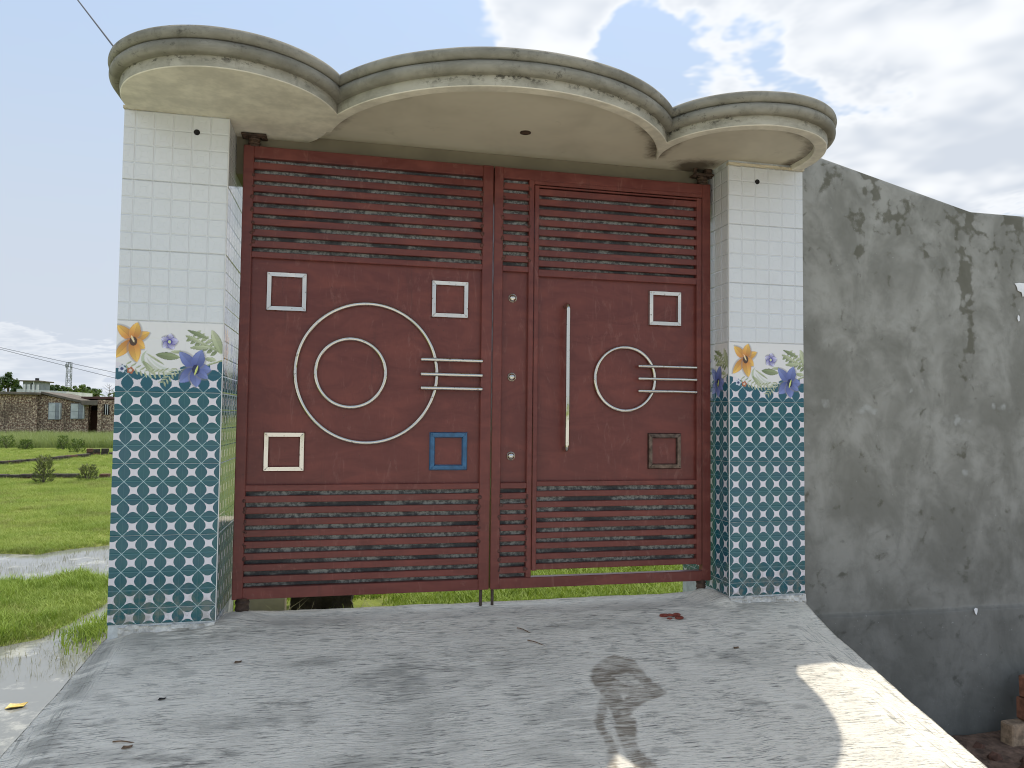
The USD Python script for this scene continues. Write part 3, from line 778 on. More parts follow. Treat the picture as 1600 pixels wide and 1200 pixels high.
# ------------------------------------------------------------------ canopy
LOBES = [((0.4528, -0.0508), 0.4407), ((1.6446, 0.2700), 0.8762), ((2.7915, -0.0819), 0.4262)]
BACK = 1.00
def outline(o, n=64):
    c = [np.array(a) for a, _ in LOBES]; r = [b + o for _, b in LOBES]
    def meet(i, j):
        d = np.linalg.norm(c[j] - c[i]); a = (r[i] ** 2 - r[j] ** 2 + d * d) / (2 * d); h = math.sqrt(max(r[i] ** 2 - a * a, 0))
        e = (c[j] - c[i]) / d; m = c[i] + a * e; p = [m + h * np.array([-e[1], e[0]]), m - h * np.array([-e[1], e[0]])]
        return min(p, key=lambda z: z[1])
    p01, p12 = meet(0, 1), meet(1, 2)
    ang = lambda i, p: math.atan2(*(p - c[i])[::-1]) % (2 * math.pi)
    spans = [(math.pi, ang(0, p01)), (ang(1, p01), ang(1, p12)), (ang(2, p12), 2 * math.pi)]
    pts = [np.stack([np.full(8, c[0][0] - r[0]), np.linspace(BACK, c[0][1], 8, endpoint=False)], 1)]
    for i, (a, b) in enumerate(spans):
        th = np.linspace(a, b, n); pts.append(c[i] + r[i] * np.stack([np.cos(th), np.sin(th)], 1))
    pts.append(np.stack([np.full(8, c[2][0] + r[2]), np.linspace(c[2][1], BACK, 9)[1:]], 1))
    P_ = np.vstack(pts)
    w = meshkit.fbm(np.c_[P_ * 5.5, np.full(len(P_), o * 30 + .3)], 3, 17) - .5
    P_[:, 1] += .011 * w * (P_[:, 1] < 0)
    return P_
def loft(profile):
    rows = [np.c_[outline(o), np.full(len(outline(o)), z)] for o, z in profile]
    n = len(rows[0]); V = np.vstack(rows); qs = []
    for k in range(len(rows) - 1):
        i = np.arange(n - 1); qs.append(np.stack([k * n + i, k * n + i + 1, (k + 1) * n + i + 1, (k + 1) * n + i], 1))
    return V, tri(np.vstack(qs))
ZS = 2.192
cn = thing("gate_canopy", "scalloped concrete canopy with three lobes and rounded edge mouldings over the gate", "canopy", (0, 0, 0))
slab = trimesh.creation.extrude_polygon(Polygon(outline(-0.004)), 2.292 - 2.206, engine="earcut"); slab.apply_translation([0, 0, 2.206])
obj("slab", slab, MT["canopy_grey"], cn)
# soffit: a fine sheet, so that rust, damp and painted edge shade have a place on it
sp = Polygon(outline(-0.056))
xs, ys = np.arange(-0.05, 3.3, 0.022), np.arange(-0.62, BACK + .02, 0.022)
bx_, by_ = np.meshgrid(xs, ys, indexing="ij")
keep = shapely.contains_xy(sp.buffer(-0.006), bx_.ravel(), by_.ravel())
pin = np.c_[bx_.ravel()[keep], by_.ravel()[keep]]
ring_pts = np.array(sp.segmentize(0.02).exterior.coords)[:-1]
from scipy.spatial import Delaunay
allp = np.vstack([ring_pts, pin]); dl = Delaunay(allp)
cent = allp[dl.simplices].mean(1); ok = shapely.contains_xy(sp, cent[:, 0], cent[:, 1])
sf = dl.simplices[ok]
a_, b_, c_ = allp[sf[:, 0]], allp[sf[:, 1]], allp[sf[:, 2]]
cw = np.cross(b_ - a_, c_ - a_) > 0
sf[cw] = sf[cw][:, ::-1]
sx_, sy_ = allp[:, 0], allp[:, 1]
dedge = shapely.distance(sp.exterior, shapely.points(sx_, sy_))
rust = np.zeros(len(allp))
for cx, cy, s in ((0.56, 0.13, .07), (2.70, 0.13, .09), (0.62, .17, .06)):
    rust = np.maximum(rust, 0.85 * np.exp(-((sx_ - cx) ** 2 + (sy_ - cy) ** 2) / (2 * s * s)))
rust = np.maximum(rust, 0.38 * sstep(0.045, 0.0, dedge))  # occlusion at the drip edge step, painted into the same mask as the rust
rust = np.maximum(rust, 0.6 * sstep(0.12, 0.0, dedge) * sstep(0.36, 0.58, fbm2(sx_, sy_, 3.0, 3, 5)))  # ragged stain that also deepens the painted rim shade
rust = np.maximum(rust, 0.6 * np.exp(-(((sx_ - 0.14) / .06) ** 2 + ((sy_ + 0.12) / .16) ** 2)))
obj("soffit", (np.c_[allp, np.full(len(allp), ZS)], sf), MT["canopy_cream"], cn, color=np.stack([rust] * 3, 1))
def tinted(name, mesh, material, par, val=0.0, smooth=False):
    v, f, _ = meshkit.arrays(mesh)
    return obj(name, (v, f), material, par, smooth=smooth, color=np.full((len(v), 3), val))
tinted("drip_edge", loft([(-0.057, ZS + 0.002), (-0.0545, 2.1685), (-0.049, 2.1655), (-0.003, 2.165), (0.0, 2.168)]), MT["edge_cream"], cn)
obj("fascia_band", loft([(0.0, 2.168), (0.003, 2.190), (0.002, 2.212)]), MT["canopy_band"], cn, smooth=50)
def half_round(o, z, rad):
    th = np.linspace(-1.45, 1.45, 12)
    return loft([(-0.003, z - rad * 0.99)] + [(o + rad * math.cos(a), z + rad * math.sin(a)) for a in th] + [(-0.004, z + rad * 0.99)])
obj("lower_moulding", half_round(0.016, 2.2330, 0.0255), MT["canopy_grey"], cn, smooth=50)
obj("upper_moulding", half_round(0.022, 2.2825, 0.0245), MT["canopy_grey"], cn, smooth=50)
top = trimesh.creation.extrude_polygon(Polygon(outline(0.02)), 0.006, engine="earcut"); top.apply_translation([0, 0, 2.3010])
obj("top_screed", top, MT["canopy_grey"], cn)
tinted("lintel_beam", MB().box((PW + 0.001, 0.212, 1.99), (XR - 0.001, 0.42, ZS - 0.001)).get(), MT["lintel"], cn, 0.0)
hc = (1.727, -0.097)
obj("lamp_hole", MB().tube([(hc[0], hc[1], ZS - 0.0025), (hc[0], hc[1], ZS + 0.004)], 0.026, 20).get(), MT["rust"], cn)

# ------------------------------------------------------------------ gate leaves
YG = 0.150           # front of the frames
def bar(t, name, x0, x1, z0, z1, y0=YG, y1=YG + 0.042, b=0.0025, m="gate_paint"):
    return obj(name, MB().box((x0, y0, z0), (x1, y1, z1), b).get(), MT[m], t)
def slats(t, x0, x1, ztop, pitch, h, n=8, y0=YG + 0.004):
    for k in range(n):
        zt = ztop - k * pitch + rng.uniform(-0.0012, 0.0012)
        sag = rng.uniform(-0.0012, 0.0012)
        v, f = bevel_box((x0 - 0.004, y0, zt - h), (x1 + 0.004, y0 + 0.026, zt), 0.002)
        v = v + np.c_[0 * v[:, :2], sag * (v[:, 0] - x0) / (x1 - x0)] + [0, rng.uniform(-.0008, .0008), 0]
        obj("slat", (v, f), MT["gate_paint"], t)
def welds(t, xs_, ztops, pitch_h):
    mb = MB()
    for x in xs_:
        for zt, h in zip(ztops, pitch_h):
            for _ in range(2):
                b_ = trimesh.creation.icosphere(1, 1.0); b_.vertices *= np.array([.006, .003, .007]) * rng.uniform(.6, 1.5)
                b_.apply_translation([x + rng.uniform(-.006, .006), YG + .0005, zt - h * rng.uniform(.1, .9)]); mb.tm(b_)
    tag(obj("weld_bead", mb.get(), MT["rust_paint"], t, smooth=True), kind="stuff")
def sheet(t, name, x0, x1, z0, z1, y, m="gate_paint", wob=0.005):
    v, q_ = grid(40, 40, lambda u, w: np.stack([x0 + (x1 - x0) * u, y + wob * (fbm2(x0 + u * (x1 - x0), w * (z1 - z0), 4.5, 3, 77) - .5), z0 + (z1 - z0) * w], 1))
    return obj(name, (v, tri(q_)), MT[m], t, smooth=True)
def square_trim(t, cx, cz, m="steel", label=None, s=0.0915, w=0.027, y=0.1712, d=0.012):
    mb = MB(); g_ = 0.0006
    for k in range(4):
        a = k * math.pi / 2
        # one mitred bar with a flat face and sloping flanks, along the top, then turned
        xo, xi = s - g_, s - w - g_
        prof = [(s, 0.0), (s - 0.0045, d), (s - w + 0.0045, d), (s - w, 0.0)]
        e_ = rng.uniform(-.09, .09)
        prof = [(s, 0.0), (s - 0.0045, d * (1 + e_)), (s - w + 0.0045, d * (1 - e_)), (s - w, 0.0)]
        L = [np.array([-(r_ - g_), -dy, r_]) for r_, dy in prof]; R = [np.array([(r_ - g_), -dy, r_]) for r_, dy in prof]
        V_ = np.array(L + R); n = 4
        F_ = [[i, i + n, (i + 1) % n + n, (i + 1) % n] for i in range(n)]
        F3 = np.vstack([tri(np.array(F_)), [[0, 1, 2], [0, 2, 3], [4, 6, 5], [4, 7, 6]]])
        c, s_ = math.cos(a), math.sin(a)
        W = np.stack([V_[:, 0] * c - V_[:, 2] * s_, V_[:, 1], V_[:, 0] * s_ + V_[:, 2] * c], 1)
        mb.raw(W + np.array([cx, y, cz]) + rng.uniform(-.0006, .0006, 3), F3)
    for sx in (-1, 1):
        for sz in (-1, 1):      # weld blobs at the corners
            b_ = trimesh.creation.icosphere(1, 0.0035); b_.apply_translation([cx + sx * (s - 0.012), y - d, cz + sz * (s - 0.012)]); mb.tm(b_)
    v, f = mb.get()
    tm = trimesh.Trimesh(v, f, process=False); tm.fix_normals()
    return obj("square_trim", tm, MT[m], t, label=label)
def ring(t, name, cx, cz, R, r, y=0.1625):
    a = np.linspace(0, 2 * np.pi, 96, endpoint=False)
    return obj(name, MB().tube(np.stack([cx + R * np.cos(a), np.full(96, y), cz + R * np.sin(a)], 1), r, 12, closed=True).get(), MT["steel"], t, smooth=True)
def rod(t, name, x0, x1, z, r, y=0.146, m="steel", parent_smooth=50):
    cap = [(x0, y, z), (x0 + .003, y, z), (x1 - .003, y, z), (x1, y, z)]
    return obj(name, MB().tube(cap, [r * .7, r, r, r * .7], 14).get(), MT[m], t, smooth=40)
def pivot(t, x, z0, z1, r, name):
    zs = np.linspace(z0, z1, 9)
    return obj(name, MB().tube([(x, YG + 0.022, z) for z in zs], [r * (1 + .10 * math.sin(i * 2.4)) for i in range(9)], 16).get(), MT["rust"], t, smooth=30)
def bracket(t, x, sgn):
    mb = MB()
    mb.box((x - .055, YG - 0.012, 2.152), (x + .055, YG + 0.055, 2.162), .002)
    mb.box((x - .040 * sgn, YG + 0.0, 2.160), (x + .012, YG + 0.040, 2.195), .003)
    for dx in (-.045, .042):
        mb.tube([(x + dx, YG + .01, 2.146), (x + dx, YG + .01, 2.194)], .009, 8)
    return obj("pivot_bracket", mb.get(), MT["rust"], t)

# left leaf
lf = thing("gate_leaf", "wide red oxide steel gate leaf with two nested steel rings and blue wrapped trim", "gate leaf", (0, 0, 0))
bar(lf, "stile", .462, .508, .047, 2.11); bar(lf, "stile", 1.576, 1.628, .047, 2.11)
bar(lf, "top_rail", .507, 1.577, 2.055, 2.108, YG + .0015); bar(lf, "bottom_rail", .507, 1.577, .047, .098, YG + .0015)
bar(lf, "middle_rail", .507, 1.577, 1.592, 1.620, YG + .002); bar(lf, "middle_rail", .507, 1.577, .528, .557, YG + .002)
slats(lf, .508, 1.576, 2.055 - .0212, .0517, .0305); slats(lf, .508, 1.576, .528 - .0210, .0511, .0300)
sheet(lf, "panel", .507, 1.577, .556, 1.593, YG + .022)
sheet(lf, "backing_sheet", .507, 1.577, 1.615, 2.07, YG + .036, "backing"); sheet(lf, "backing_sheet", .507, 1.577, .085, .532, YG + .036, "backing")
square_trim(lf, .665, 1.442); square_trim(lf, 1.423, 1.441); square_trim(lf, .670, .706)
square_trim(lf, 1.426, .709, "blue_film", "square trim still wrapped in blue film")
ring(lf, "large_ring", 1.037, 1.075, .327, .0096); ring(lf, "small_ring", .961, 1.074, .160, .0096)
for z in (1.1455, 1.0755, 1.0095):
    rod(lf, "steel_bar", 1.284, 1.585, z, .0095)
pivot(lf, .505, -.03, .052, .030, "bottom_pivot"); pivot(lf, .505, 2.105, 2.155, .026, "top_pivot"); bracket(lf, .505, 1)
obj("drop_bolt", MB().tube([(1.592, YG + .02, .06), (1.592, YG + .02, -.045)], .0075, 10).get(), MT["dark_iron"], lf, smooth=40)

zz_ = [.528 - .0210 - k * .0511 for k in range(8)] + [2.055 - .0212 - k * .0517 for k in range(8)]
welds(lf, (.509, 1.5745), zz_[:6] + zz_[9:], [.03] * 13)
# right leaf with its wicket door
rf = thing("gate_leaf", "red oxide steel gate leaf with wicket door, long handle and three dome studs", "gate leaf", (0, 0, 0))
bar(rf, "stile", 1.634, 1.679, .047, 2.11); bar(rf, "stile", 2.744, 2.790, .047, 2.11); bar(rf, "stile", 1.810, 1.836, .097, 2.056, YG + .001)
bar(rf, "top_rail", 1.678, 2.745, 2.055, 2.108, YG + .0015); bar(rf, "bottom_rail", 1.678, 2.745, .047, .098, YG + .0015)
bar(rf, "head_strip", 1.835, 2.745, 2.036, 2.056, YG + .003)
bar(rf, "middle_rail", 1.678, 1.811, 1.592, 1.620, YG + .002); bar(rf, "middle_rail", 1.678, 1.811, .528, .557, YG + .002)
slats(rf, 1.679, 1.810, 2.055 - .0212, .0517, .0305); slats(rf, 1.679, 1.810, .528 - .0210, .0511, .0300)
sheet(rf, "panel", 1.678, 1.811, .556, 1.593, YG + .024)
sheet(rf, "backing_sheet", 1.678, 1.811, 1.615, 2.07, YG + .036, "backing"); sheet(rf, "backing_sheet", 1.678, 1.811, .085, .532, YG + .036, "backing")
welds(rf, (1.680, 1.8085), zz_, [.03] * 16)
for z in (1.462, 1.072, .685):
    th = np.linspace(0, np.pi / 2, 8)
    pr_ = [(0.0185 * math.cos(a), 0.0165 * math.sin(a)) for a in th] + [(0.0, 0.0165)]
    lv = trimesh.creation.revolve(np.array([(0.021, -0.001), (0.021, 0.002)] + pr_), sections=24)
    lv.apply_transform(trimesh.transformations.rotation_matrix(np.pi / 2, [1, 0, 0])); lv.apply_translation([1.734, YG + .022, z])
    lv.fix_normals()
    obj("dome_stud", lv, MT["steel"], rf, smooth=40)
pivot(rf, 2.745, -.01, .052, .024, "bottom_pivot"); pivot(rf, 2.752, 2.105, 2.155, .026, "top_pivot"); bracket(rf, 2.752, -1)
obj("drop_bolt", MB().tube([(1.649, YG + .02, .06), (1.649, YG + .02, -.045)], .0075, 10).get(), MT["dark_iron"], rf, smooth=40)
wf = MB()
wf.box((1.839, YG, .129), (1.861, YG + .04, 2.031), .002); wf.box((2.712, YG, .129), (2.740, YG + .04, 2.031), .002)
wf.box((1.8605, YG + .002, 2.022), (2.7125, YG + .038, 2.030), .001)
wd = obj("wicket_door", wf.get(), MT["gate_paint"], rf)
bar(wd, "rail", 1.860, 2.713, 1.575, 1.610, YG + .002); bar(wd, "rail", 1.860, 2.713, .538, .563, YG + .002)
slats(wd, 1.861, 2.712, 2.0150, .0511, .0309); slats(wd, 1.861, 2.712, .514, .0505, .0285)
sheet(wd, "panel", 1.860, 2.713, .562, 1.576, YG + .023)
sheet(wd, "backing_sheet", 1.860, 2.713, 1.606, 2.026, YG + .036, "backing"); sheet(wd, "backing_sheet", 1.860, 2.713, .132, .541, YG + .036, "backing")
square_trim(wd, 2.541, 1.444); square_trim(wd, 2.540, .710, "dark_steel", "dark square trim")  # lower square in a darker steel than the others
ring(wd, "small_ring", 2.323, 1.075, .161, .0092)
for z in (1.141, 1.0775, 1.0145):
    rod(wd, "steel_bar", 2.387, 2.710, z, .0080)
hp = [(2.006, .172, .722), (2.006, .150, .716), (2.006, .128, .722), (2.006, .122, .742), (2.006, .122, 1.08), (2.006, .122, 1.412), (2.006, .128, 1.431), (2.006, .150, 1.437), (2.006, .172, 1.431)]
obj("pull_handle", MB().tube(hp, .0115, 14).get(), MT["steel"], wd, smooth=40)

# ------------------------------------------------------------------ cement wall on the right
YW = 0.112
def wall_top(x):
    return np.interp(x, [3.232, 3.44, 4.385, 9.0], [2.345, 2.292, 2.068, 2.068])
wl_ = thing("boundary_wall", "grey cement plastered boundary wall with sloping top beside the gate", "wall", (0, 0, 0))
body = trimesh.creation.extrude_polygon(Polygon([(3.232, -1.15), (9.0, -1.15), (9.0, 2.062), (4.385, 2.062), (3.44, 2.286), (3.232, 2.338)]), 0.125, engine="earcut")
body.apply_transform(np.array([[1, 0, 0, 0], [0, 0, -1, 0], [0, 1, 0, 0], [0, 0, 0, 1.0]])); body.apply_translation([0, YW + .004 + .125, 0])
tinted("masonry", body, MT["cement"], wl_, 0.0)
wxs = np.concatenate([np.linspace(3.234, 5.1, 190), np.linspace(5.2, 9.0, 30)]); wzs = np.linspace(0, 1, 300)
WX, WV = np.meshgrid(wxs, wzs, indexing="ij"); WX, WV = WX.ravel(), WV.ravel()
WZ = -1.12 + (wall_top(WX) + 1.12) * WV
step = sstep(-0.145, -0.160, WZ + 0.012 * (fbm2(WX, WZ * 0, 5, 3, 1) - .5))
WY = YW - 0.009 * step + 0.006 * (fbm2(WX, WZ, 3.0, 4, 61) - 0.5) + 0.004 * sstep(0.012, 0.0, WX - 3.234)
WY = np.where(WV > 0.999, YW + 0.006, WY)
f1, f2, f3 = fbm2(WX, WZ, 2.2, 5, 11), fbm2(WX * 1.4, WZ, 6.0, 5, 12), fbm2(WX * 2.0, WZ * 0.6, 3.2, 5, 13)
dt = wall_top(WX) - WZ
mk_d = .62 * np.exp(-np.maximum(dt - .02, 0) / .16) * sstep(.30, .58, f3 + .12 * np.sin(WX * 9)); mk_l = np.zeros(len(WX))
zc = lambda y_, x_=1420: aty(x_, y_, YW)[2]
xc = lambda x_, y_=600: aty(x_, y_, YW)[0]
for px, py, sx, sy, a in ((1507, 430, 10, 60, .95), (1515, 500, 12, 40, .8), (1345, 345, 7, 18, .8), (1342, 380, 8, 35, .6), (1400, 345, 28, 22, .7), (1450, 400, 8, 14, .6), (1580, 380, 7, 40, .6), (1512, 590, 14, 18, .35), (1300, 262, 20, 8, .5)):
    cx, cz = xc(px, py), zc(py, px); s1_, s2_ = sx * .0031, sy * .0031
    mk_d = np.maximum(mk_d, .85 * a * np.exp(-.5 * (((WX - cx + .05 * (f2 - .5)) / s1_) ** 2 + ((WZ - cz) / s2_) ** 2)))
for px, py, sx, sy, a in ((1360, 640, 25, 10, .9), (1290, 630, 14, 14, .9), (1430, 600, 20, 14, .8), (1495, 655, 45, 10, .85), (1560, 640, 40, 18, .7), (1470, 690, 14, 14, 1.), (1510, 740, 14, 8, 1.), (1440, 710, 30, 20, .5), (1575, 770, 18, 50, .55), (1305, 885, 20, 30, .45), (1450, 890, 16, 20, .45), (1320, 560, 25, 25, .4)):
    cx, cz = xc(px, py), zc(py, px); s1_, s2_ = sx * .0031, sy * .0031
    mk_l = np.maximum(mk_l, .80 * a * np.exp(-.5 * (((WX - cx) / s1_) ** 2 + ((WZ - cz) / s2_) ** 2)))
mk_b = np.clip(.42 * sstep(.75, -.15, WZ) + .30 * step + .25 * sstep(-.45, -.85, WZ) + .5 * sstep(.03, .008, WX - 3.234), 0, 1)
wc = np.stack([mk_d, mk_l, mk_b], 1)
wi = np.arange(len(wxs) * 300).reshape(len(wxs), 300)
wq = np.stack([wi[:-1, :-1].ravel(), wi[1:, :-1].ravel(), wi[1:, 1:].ravel(), wi[:-1, 1:].ravel()], 1)
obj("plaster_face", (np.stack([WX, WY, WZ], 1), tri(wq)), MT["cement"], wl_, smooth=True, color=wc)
def ragged(cx, cz, pts, y, name, label, cat):
    poly = Polygon([(cx + a, cz + b) for a, b in pts]); tm = trimesh.creation.extrude_polygon(poly, 0.002, engine="earcut")
    tm.apply_transform(np.array([[1, 0, 0, 0], [0, 0, -1, 0], [0, 1, 0, 0], [0, 0, 0, 1.0]])); tm.apply_translation([0, y, 0])
    return tag(obj(name, tm, MT["paper"]), label, cat)
cx, cz = xc(1584, 443), zc(443, 1584)
ragged(cx, cz, [(0, 0), (.03, .004), (.20, .002), (.21, -.10), (.10, -.06), (.052, -.075), (.046, -.05), (.02, -.042), (.012, -.018)], YW - .006, "torn_poster", "torn white poster remnant pasted high on the grey wall", "poster")
cx, cz = xc(1588, 498), zc(498, 1588)
ragged(cx, cz, [(0, 0), (.006, .022), (.014, .012), (.016, -.012), (.006, -.016)], YW - .006, "paper_scrap", "tiny white paper scrap on the grey wall below the torn poster", "paper")
cx, cz = xc(1521, 953), zc(953, 1521)
ragged(cx, cz, [(-.012, .008), (0, .016), (.012, .010), (.010, -.006), (.003, -.024), (-.006, -.012)], YW - .015, "plaster_splash", "white plaster splash on the ledge line of the grey wall", "splash")

# ------------------------------------------------------------------ bricks by the wall
def brick_mesh(seed, size=(.235, .075, .115)):
    v, f = bevel_box(-np.array(size) / 2, np.array(size) / 2, .006)
    tm = trimesh.Trimesh(v, f).subdivide()
    tm.vertices += (meshkit.noise(tm.vertices * 30 + seed, seed)[:, None] - .5) * .007
    return tm
def brick(loc, rot, tilt, m, label, seed, size=(.235, .075, .115)):
    tm = brick_mesh(seed, size); T = trimesh.transformations
    tm.apply_transform(T.rotation_matrix(math.radians(tilt), [0, 1, 0])); tm.apply_transform(T.rotation_matrix(math.radians(rot), [0, 0, 1]))
    o = obj("brick", tm, MT[m], loc=loc)
    return tag(o, label, "brick", "loose bricks on the ground by the grey wall")
bk = [((4.50, -.05, -.775), 4, 2, "brick_pale", "pale dusty brick on edge at the foot of the grey wall"),
      ((4.615, -.05, -.655), -3, 0, "brick", "red brick lying on the pale dusty brick"),
      ((4.625, -.045, -.535), 6, -2, "brick", "topmost red brick of the small stack by the wall"),
      ((4.42, -.28, -.832), 55, 0, "brick_dark", "dark brick lying flat at the ramp edge"),
      ((4.30, -.42, -.838), 20, 4, "brick_dark", "dark broken brick half sunk beside the ramp"),
      ((4.62, -.30, -.828), 100, -3, "brick_dark", "dark brown brick lying in front of the small stack"),
      ((4.20, -.60, -.836), 70, 2, "brick_dark", "dark brick nearest the bottom of the ramp edge"),
      ((4.50, -.50, -.84), -15, 3, "brick", "reddish brick lying among dark bricks beside the ramp")]
for i, (l, r_, tl, m, lab) in enumerate(bk):
    brick(l, r_, tl, m, lab, i + 3, (.235, .115, .075) if i > 2 else (.235, .075, .115))
dv, dq = grid(60, 60, lambda u, v: np.stack([3.06 + 6 * u, -4.3 + 4.38 * v, -0.822 + .05 * (fbm2(6 * u, 4.4 * v, 5, 4, 71) - .5)], 1))
tag(obj("dirt_patch", (dv, tri(dq)), MT["brick_dirt"], smooth=True), kind="structure")
rub = MB()
for k in range(240):
    s = rng.uniform(.015, .05); b_ = trimesh.creation.icosphere(0, 1.0)
    b_.vertices *= s * rng.uniform(.5, 1.2, 3); b_.apply_translation([rng.uniform(3.35, 5.6), rng.uniform(-1.6, .03), -.835 + rng.uniform(-.02, .02)]); rub.tm(b_)
tag(obj("brick_rubble", rub.get(), MT["brick_dark"]), "broken brick rubble scattered on the low ground beside the ramp", "rubble", kind="stuff")

# ------------------------------------------------------------------ behind the gate
cw_ = thing("cream_post", "low cream plastered post behind the gate at the field side pillar", "post", (0, 0, 0))
obj("shaft", MB().box((.44, .62, -.6), (.655, .76, .30), .006).get(), MT["cream_wall"], cw_)
obj("cap", MB().box((.43, .61, .302), (.665, .77, .34), .006).get(), MT["cream_wall"], cw_)
bank = trimesh.creation.box(bounds=[(.695, .62, -.5), (.99, .95, .055)]).subdivide_to_size(.04)  # dark rough block filling the low gap behind the gate
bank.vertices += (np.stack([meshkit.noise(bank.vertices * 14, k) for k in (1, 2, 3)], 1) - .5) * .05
tag(obj("earth_bank", bank, MT["mud_brown"]), "dark rough lump under the bottom of the gate", "block")
sc = MB().box((2.40, 1.45, -.14), (2.52, 1.53, -.10), .01)
tag(obj("blue_bag", sc.get(), MT["blue_scrap"]), "pale blue plastic scrap on the grass behind the wicket door", "plastic bag")

# ------------------------------------------------------------------ litter on the ramp and the water
def on_ramp(x, y):
    return float(ramp_z(np.array([x]), np.array([y]))[0])
cr = MB()
for k in range(9):
    b_ = trimesh.creation.icosphere(1, 1.0); s = rng.uniform(.006, .017)
    b_.vertices *= s * np.array([1.4, 1.0, .5]); x_, y_ = 2.45 + rng.normal(0, .028), -.11 + rng.normal(0, .02)
    b_.apply_translation([x_, y_, on_ramp(x_, y_) + s * .3]); cr.tm(b_)
tag(obj("brick_crumbs", cr.get(), MT["red_crumb"]), "crumbs of red brick on the ramp in front of the right pillar", "crumbs")
def twig(x, y, L, a, label, r=.0022):
    p = [(x + L * t * math.cos(a + .3 * t), y + L * t * math.sin(a + .3 * t), on_ramp(x + L * t * math.cos(a), y + L * t * math.sin(a)) + .004 + .004 * math.sin(t * 5)) for t in np.linspace(0, 1, 7)]
    tag(obj("twig", MB().tube(p, [r, r, r, r * .8, r * .8, r * .6, r * .4], 6).get(), MT["dry_leaf"]), label, "twig")
twig(.24, -.745, .085, -.3, "dry twig near the left edge of the ramp")
twig(1.70, -.15, .085, -.95, "thin dry stalk on the ramp below the drop bolts")
twig(1.72, -.26, .10, -.85, "dry stalk lying lower of the two below the drop bolts")
def flake(x, y, s, m, label, name, cat, z=None):
    v = np.array([[-1, -.5, 0], [-.2, -.8, .25], [.9, -.3, .1], [1.1, .4, .3], [.1, .7, .05], [-.8, .4, .25]]) * s
    f = np.array([[0, 1, 4], [0, 4, 5], [1, 2, 4], [2, 3, 4]])
    v2 = np.vstack([v, v - [0, 0, s * .08]]); f2 = np.vstack([f, f[:, ::-1] + 6] + [np.array([[i, (i + 1) % 6, (i + 1) % 6 + 6], [i, (i + 1) % 6 + 6, i + 6]]) for i in range(6)])
    tag(obj(name, (v2 + [x, y, (on_ramp(x, y) if z is None else z) + s * .1], f2), MT[m]), label, cat)
flake(.290, -.775, .015, "dry_leaf", "crumpled brown leaf beside the dry twig on the ramp", "dry_leaf", "leaf")
flake(.554, -.296, .013, "dry_leaf", "dark leaf bit on the ramp in front of the left pillar corner", "dry_leaf", "leaf")
flake(.333, -.52, .012, "black", "black speck of dirt on the left half of the ramp", "dirt_speck", "dirt")
flake(2.609, -.42, .013, "dry_leaf", "brown leaf on the ramp near the sunlit patch", "dry_leaf", "leaf")
wp = atz(25, 1105, Z_WATER)
flake(wp[0], wp[1], .05, "yellow_wrap", "yellow snack wrapper floating in the puddle beside the ramp", "snack_wrapper", "wrapper", Z_WATER)
wp = atz(58, 1048, Z_WATER)

# ------------------------------------------------------------------ grass
def tuft(n, h, spread, w, lean, seed, seg=2):
    r = np.random.default_rng(seed); V_, F_ = [], []; k = 0
    for _ in range(n):
        a = r.uniform(0, 2 * np.pi); b = r.uniform(0, 2 * np.pi); base = np.array([math.cos(b), math.sin(b), 0]) * spread * math.sqrt(r.uniform())
        hh = h * r.uniform(.5, 1.1); ln = lean * r.uniform(.2, 1.2) * hh; d = np.array([math.cos(a), math.sin(a), 0]); sd = np.array([-d[1], d[0], 0]) * w * r.uniform(.6, 1.2)
        for t in np.linspace(0, 1, seg + 1):
            c = base + d * ln * t * t + np.array([0, 0, hh * (t - .25 * t * t * lean)])
            V_ += [c - sd * (1 - t) * .5, c + sd * (1 - t) * .5] if t < 1 else [c]
        for s_ in range(seg - 1):
            F_ += [[k + 2 * s_, k + 2 * s_ + 1, k + 2 * s_ + 3], [k + 2 * s_, k + 2 * s_ + 3, k + 2 * s_ + 2]]
        F_ += [[k + 2 * (seg - 1), k + 2 * (seg - 1) + 1, k + 2 * seg]]; k += 2 * seg + 1
    return np.array(V_), np.array(F_)
def scatter(name, label, cat, protos, material, pts, smin, smax, seed):
    r = np.random.default_rng(seed)
    path = numbered("/World", name); pi = UsdGeom.PointInstancer.Define(stage, path)
    pr_ = []
    for k, (v, f) in enumerate(protos):
        pr_.append(usdkit.mesh(stage, f"{path}/tuft_{k:03d}", (v, f), MT[material] if isinstance(material, str) else MT[material[k]]).GetPath())
    pi.CreatePrototypesRel().SetTargets(pr_)
    n = len(pts); pi.CreateProtoIndicesAttr(Vt.IntArray.FromNumpy(r.integers(0, len(protos), n).astype(np.int32)))
    pi.CreatePositionsAttr(Vt.Vec3fArray.FromNumpy(pts.astype(np.float32)))
    a = r.uniform(0, np.pi, n)
    pi.CreateOrientationsAttr(Vt.QuathArray([Gf.Quath(float(math.cos(x)), 0, 0, float(math.sin(x))) for x in a]))
    s = r.uniform(smin, smax, n); pi.CreateScalesAttr(Vt.Vec3fArray.FromNumpy(np.repeat(s[:, None], 3, 1).astype(np.float32)))
    return tag(pi, label, cat, kind="stuff")
def wedge(n, y0, y1, seed, m0=-60, m1=215, power=1.0):
    """Random field points in the strip of land that shows left of the gate, with a margin on both sides."""
    r = np.random.default_rng(seed); Y = (y0 ** power + (y1 ** power - y0 ** power) * r.uniform(size=n)) ** (1 / power)
    t = r.uniform(size=n); A, B = aty(m0, 760, 10.0), aty(m1, 760, 10.0)
    xa = CAM[0] + (A[0] - CAM[0]) * (Y - CAM[1]) / (10 - CAM[1]); xb = CAM[0] + (B[0] - CAM[0]) * (Y - CAM[1]) / (10 - CAM[1])
    return xa + (xb - xa) * t, Y
short = [tuft(16, .055, .05, .006, .8, k) for k in range(3)]
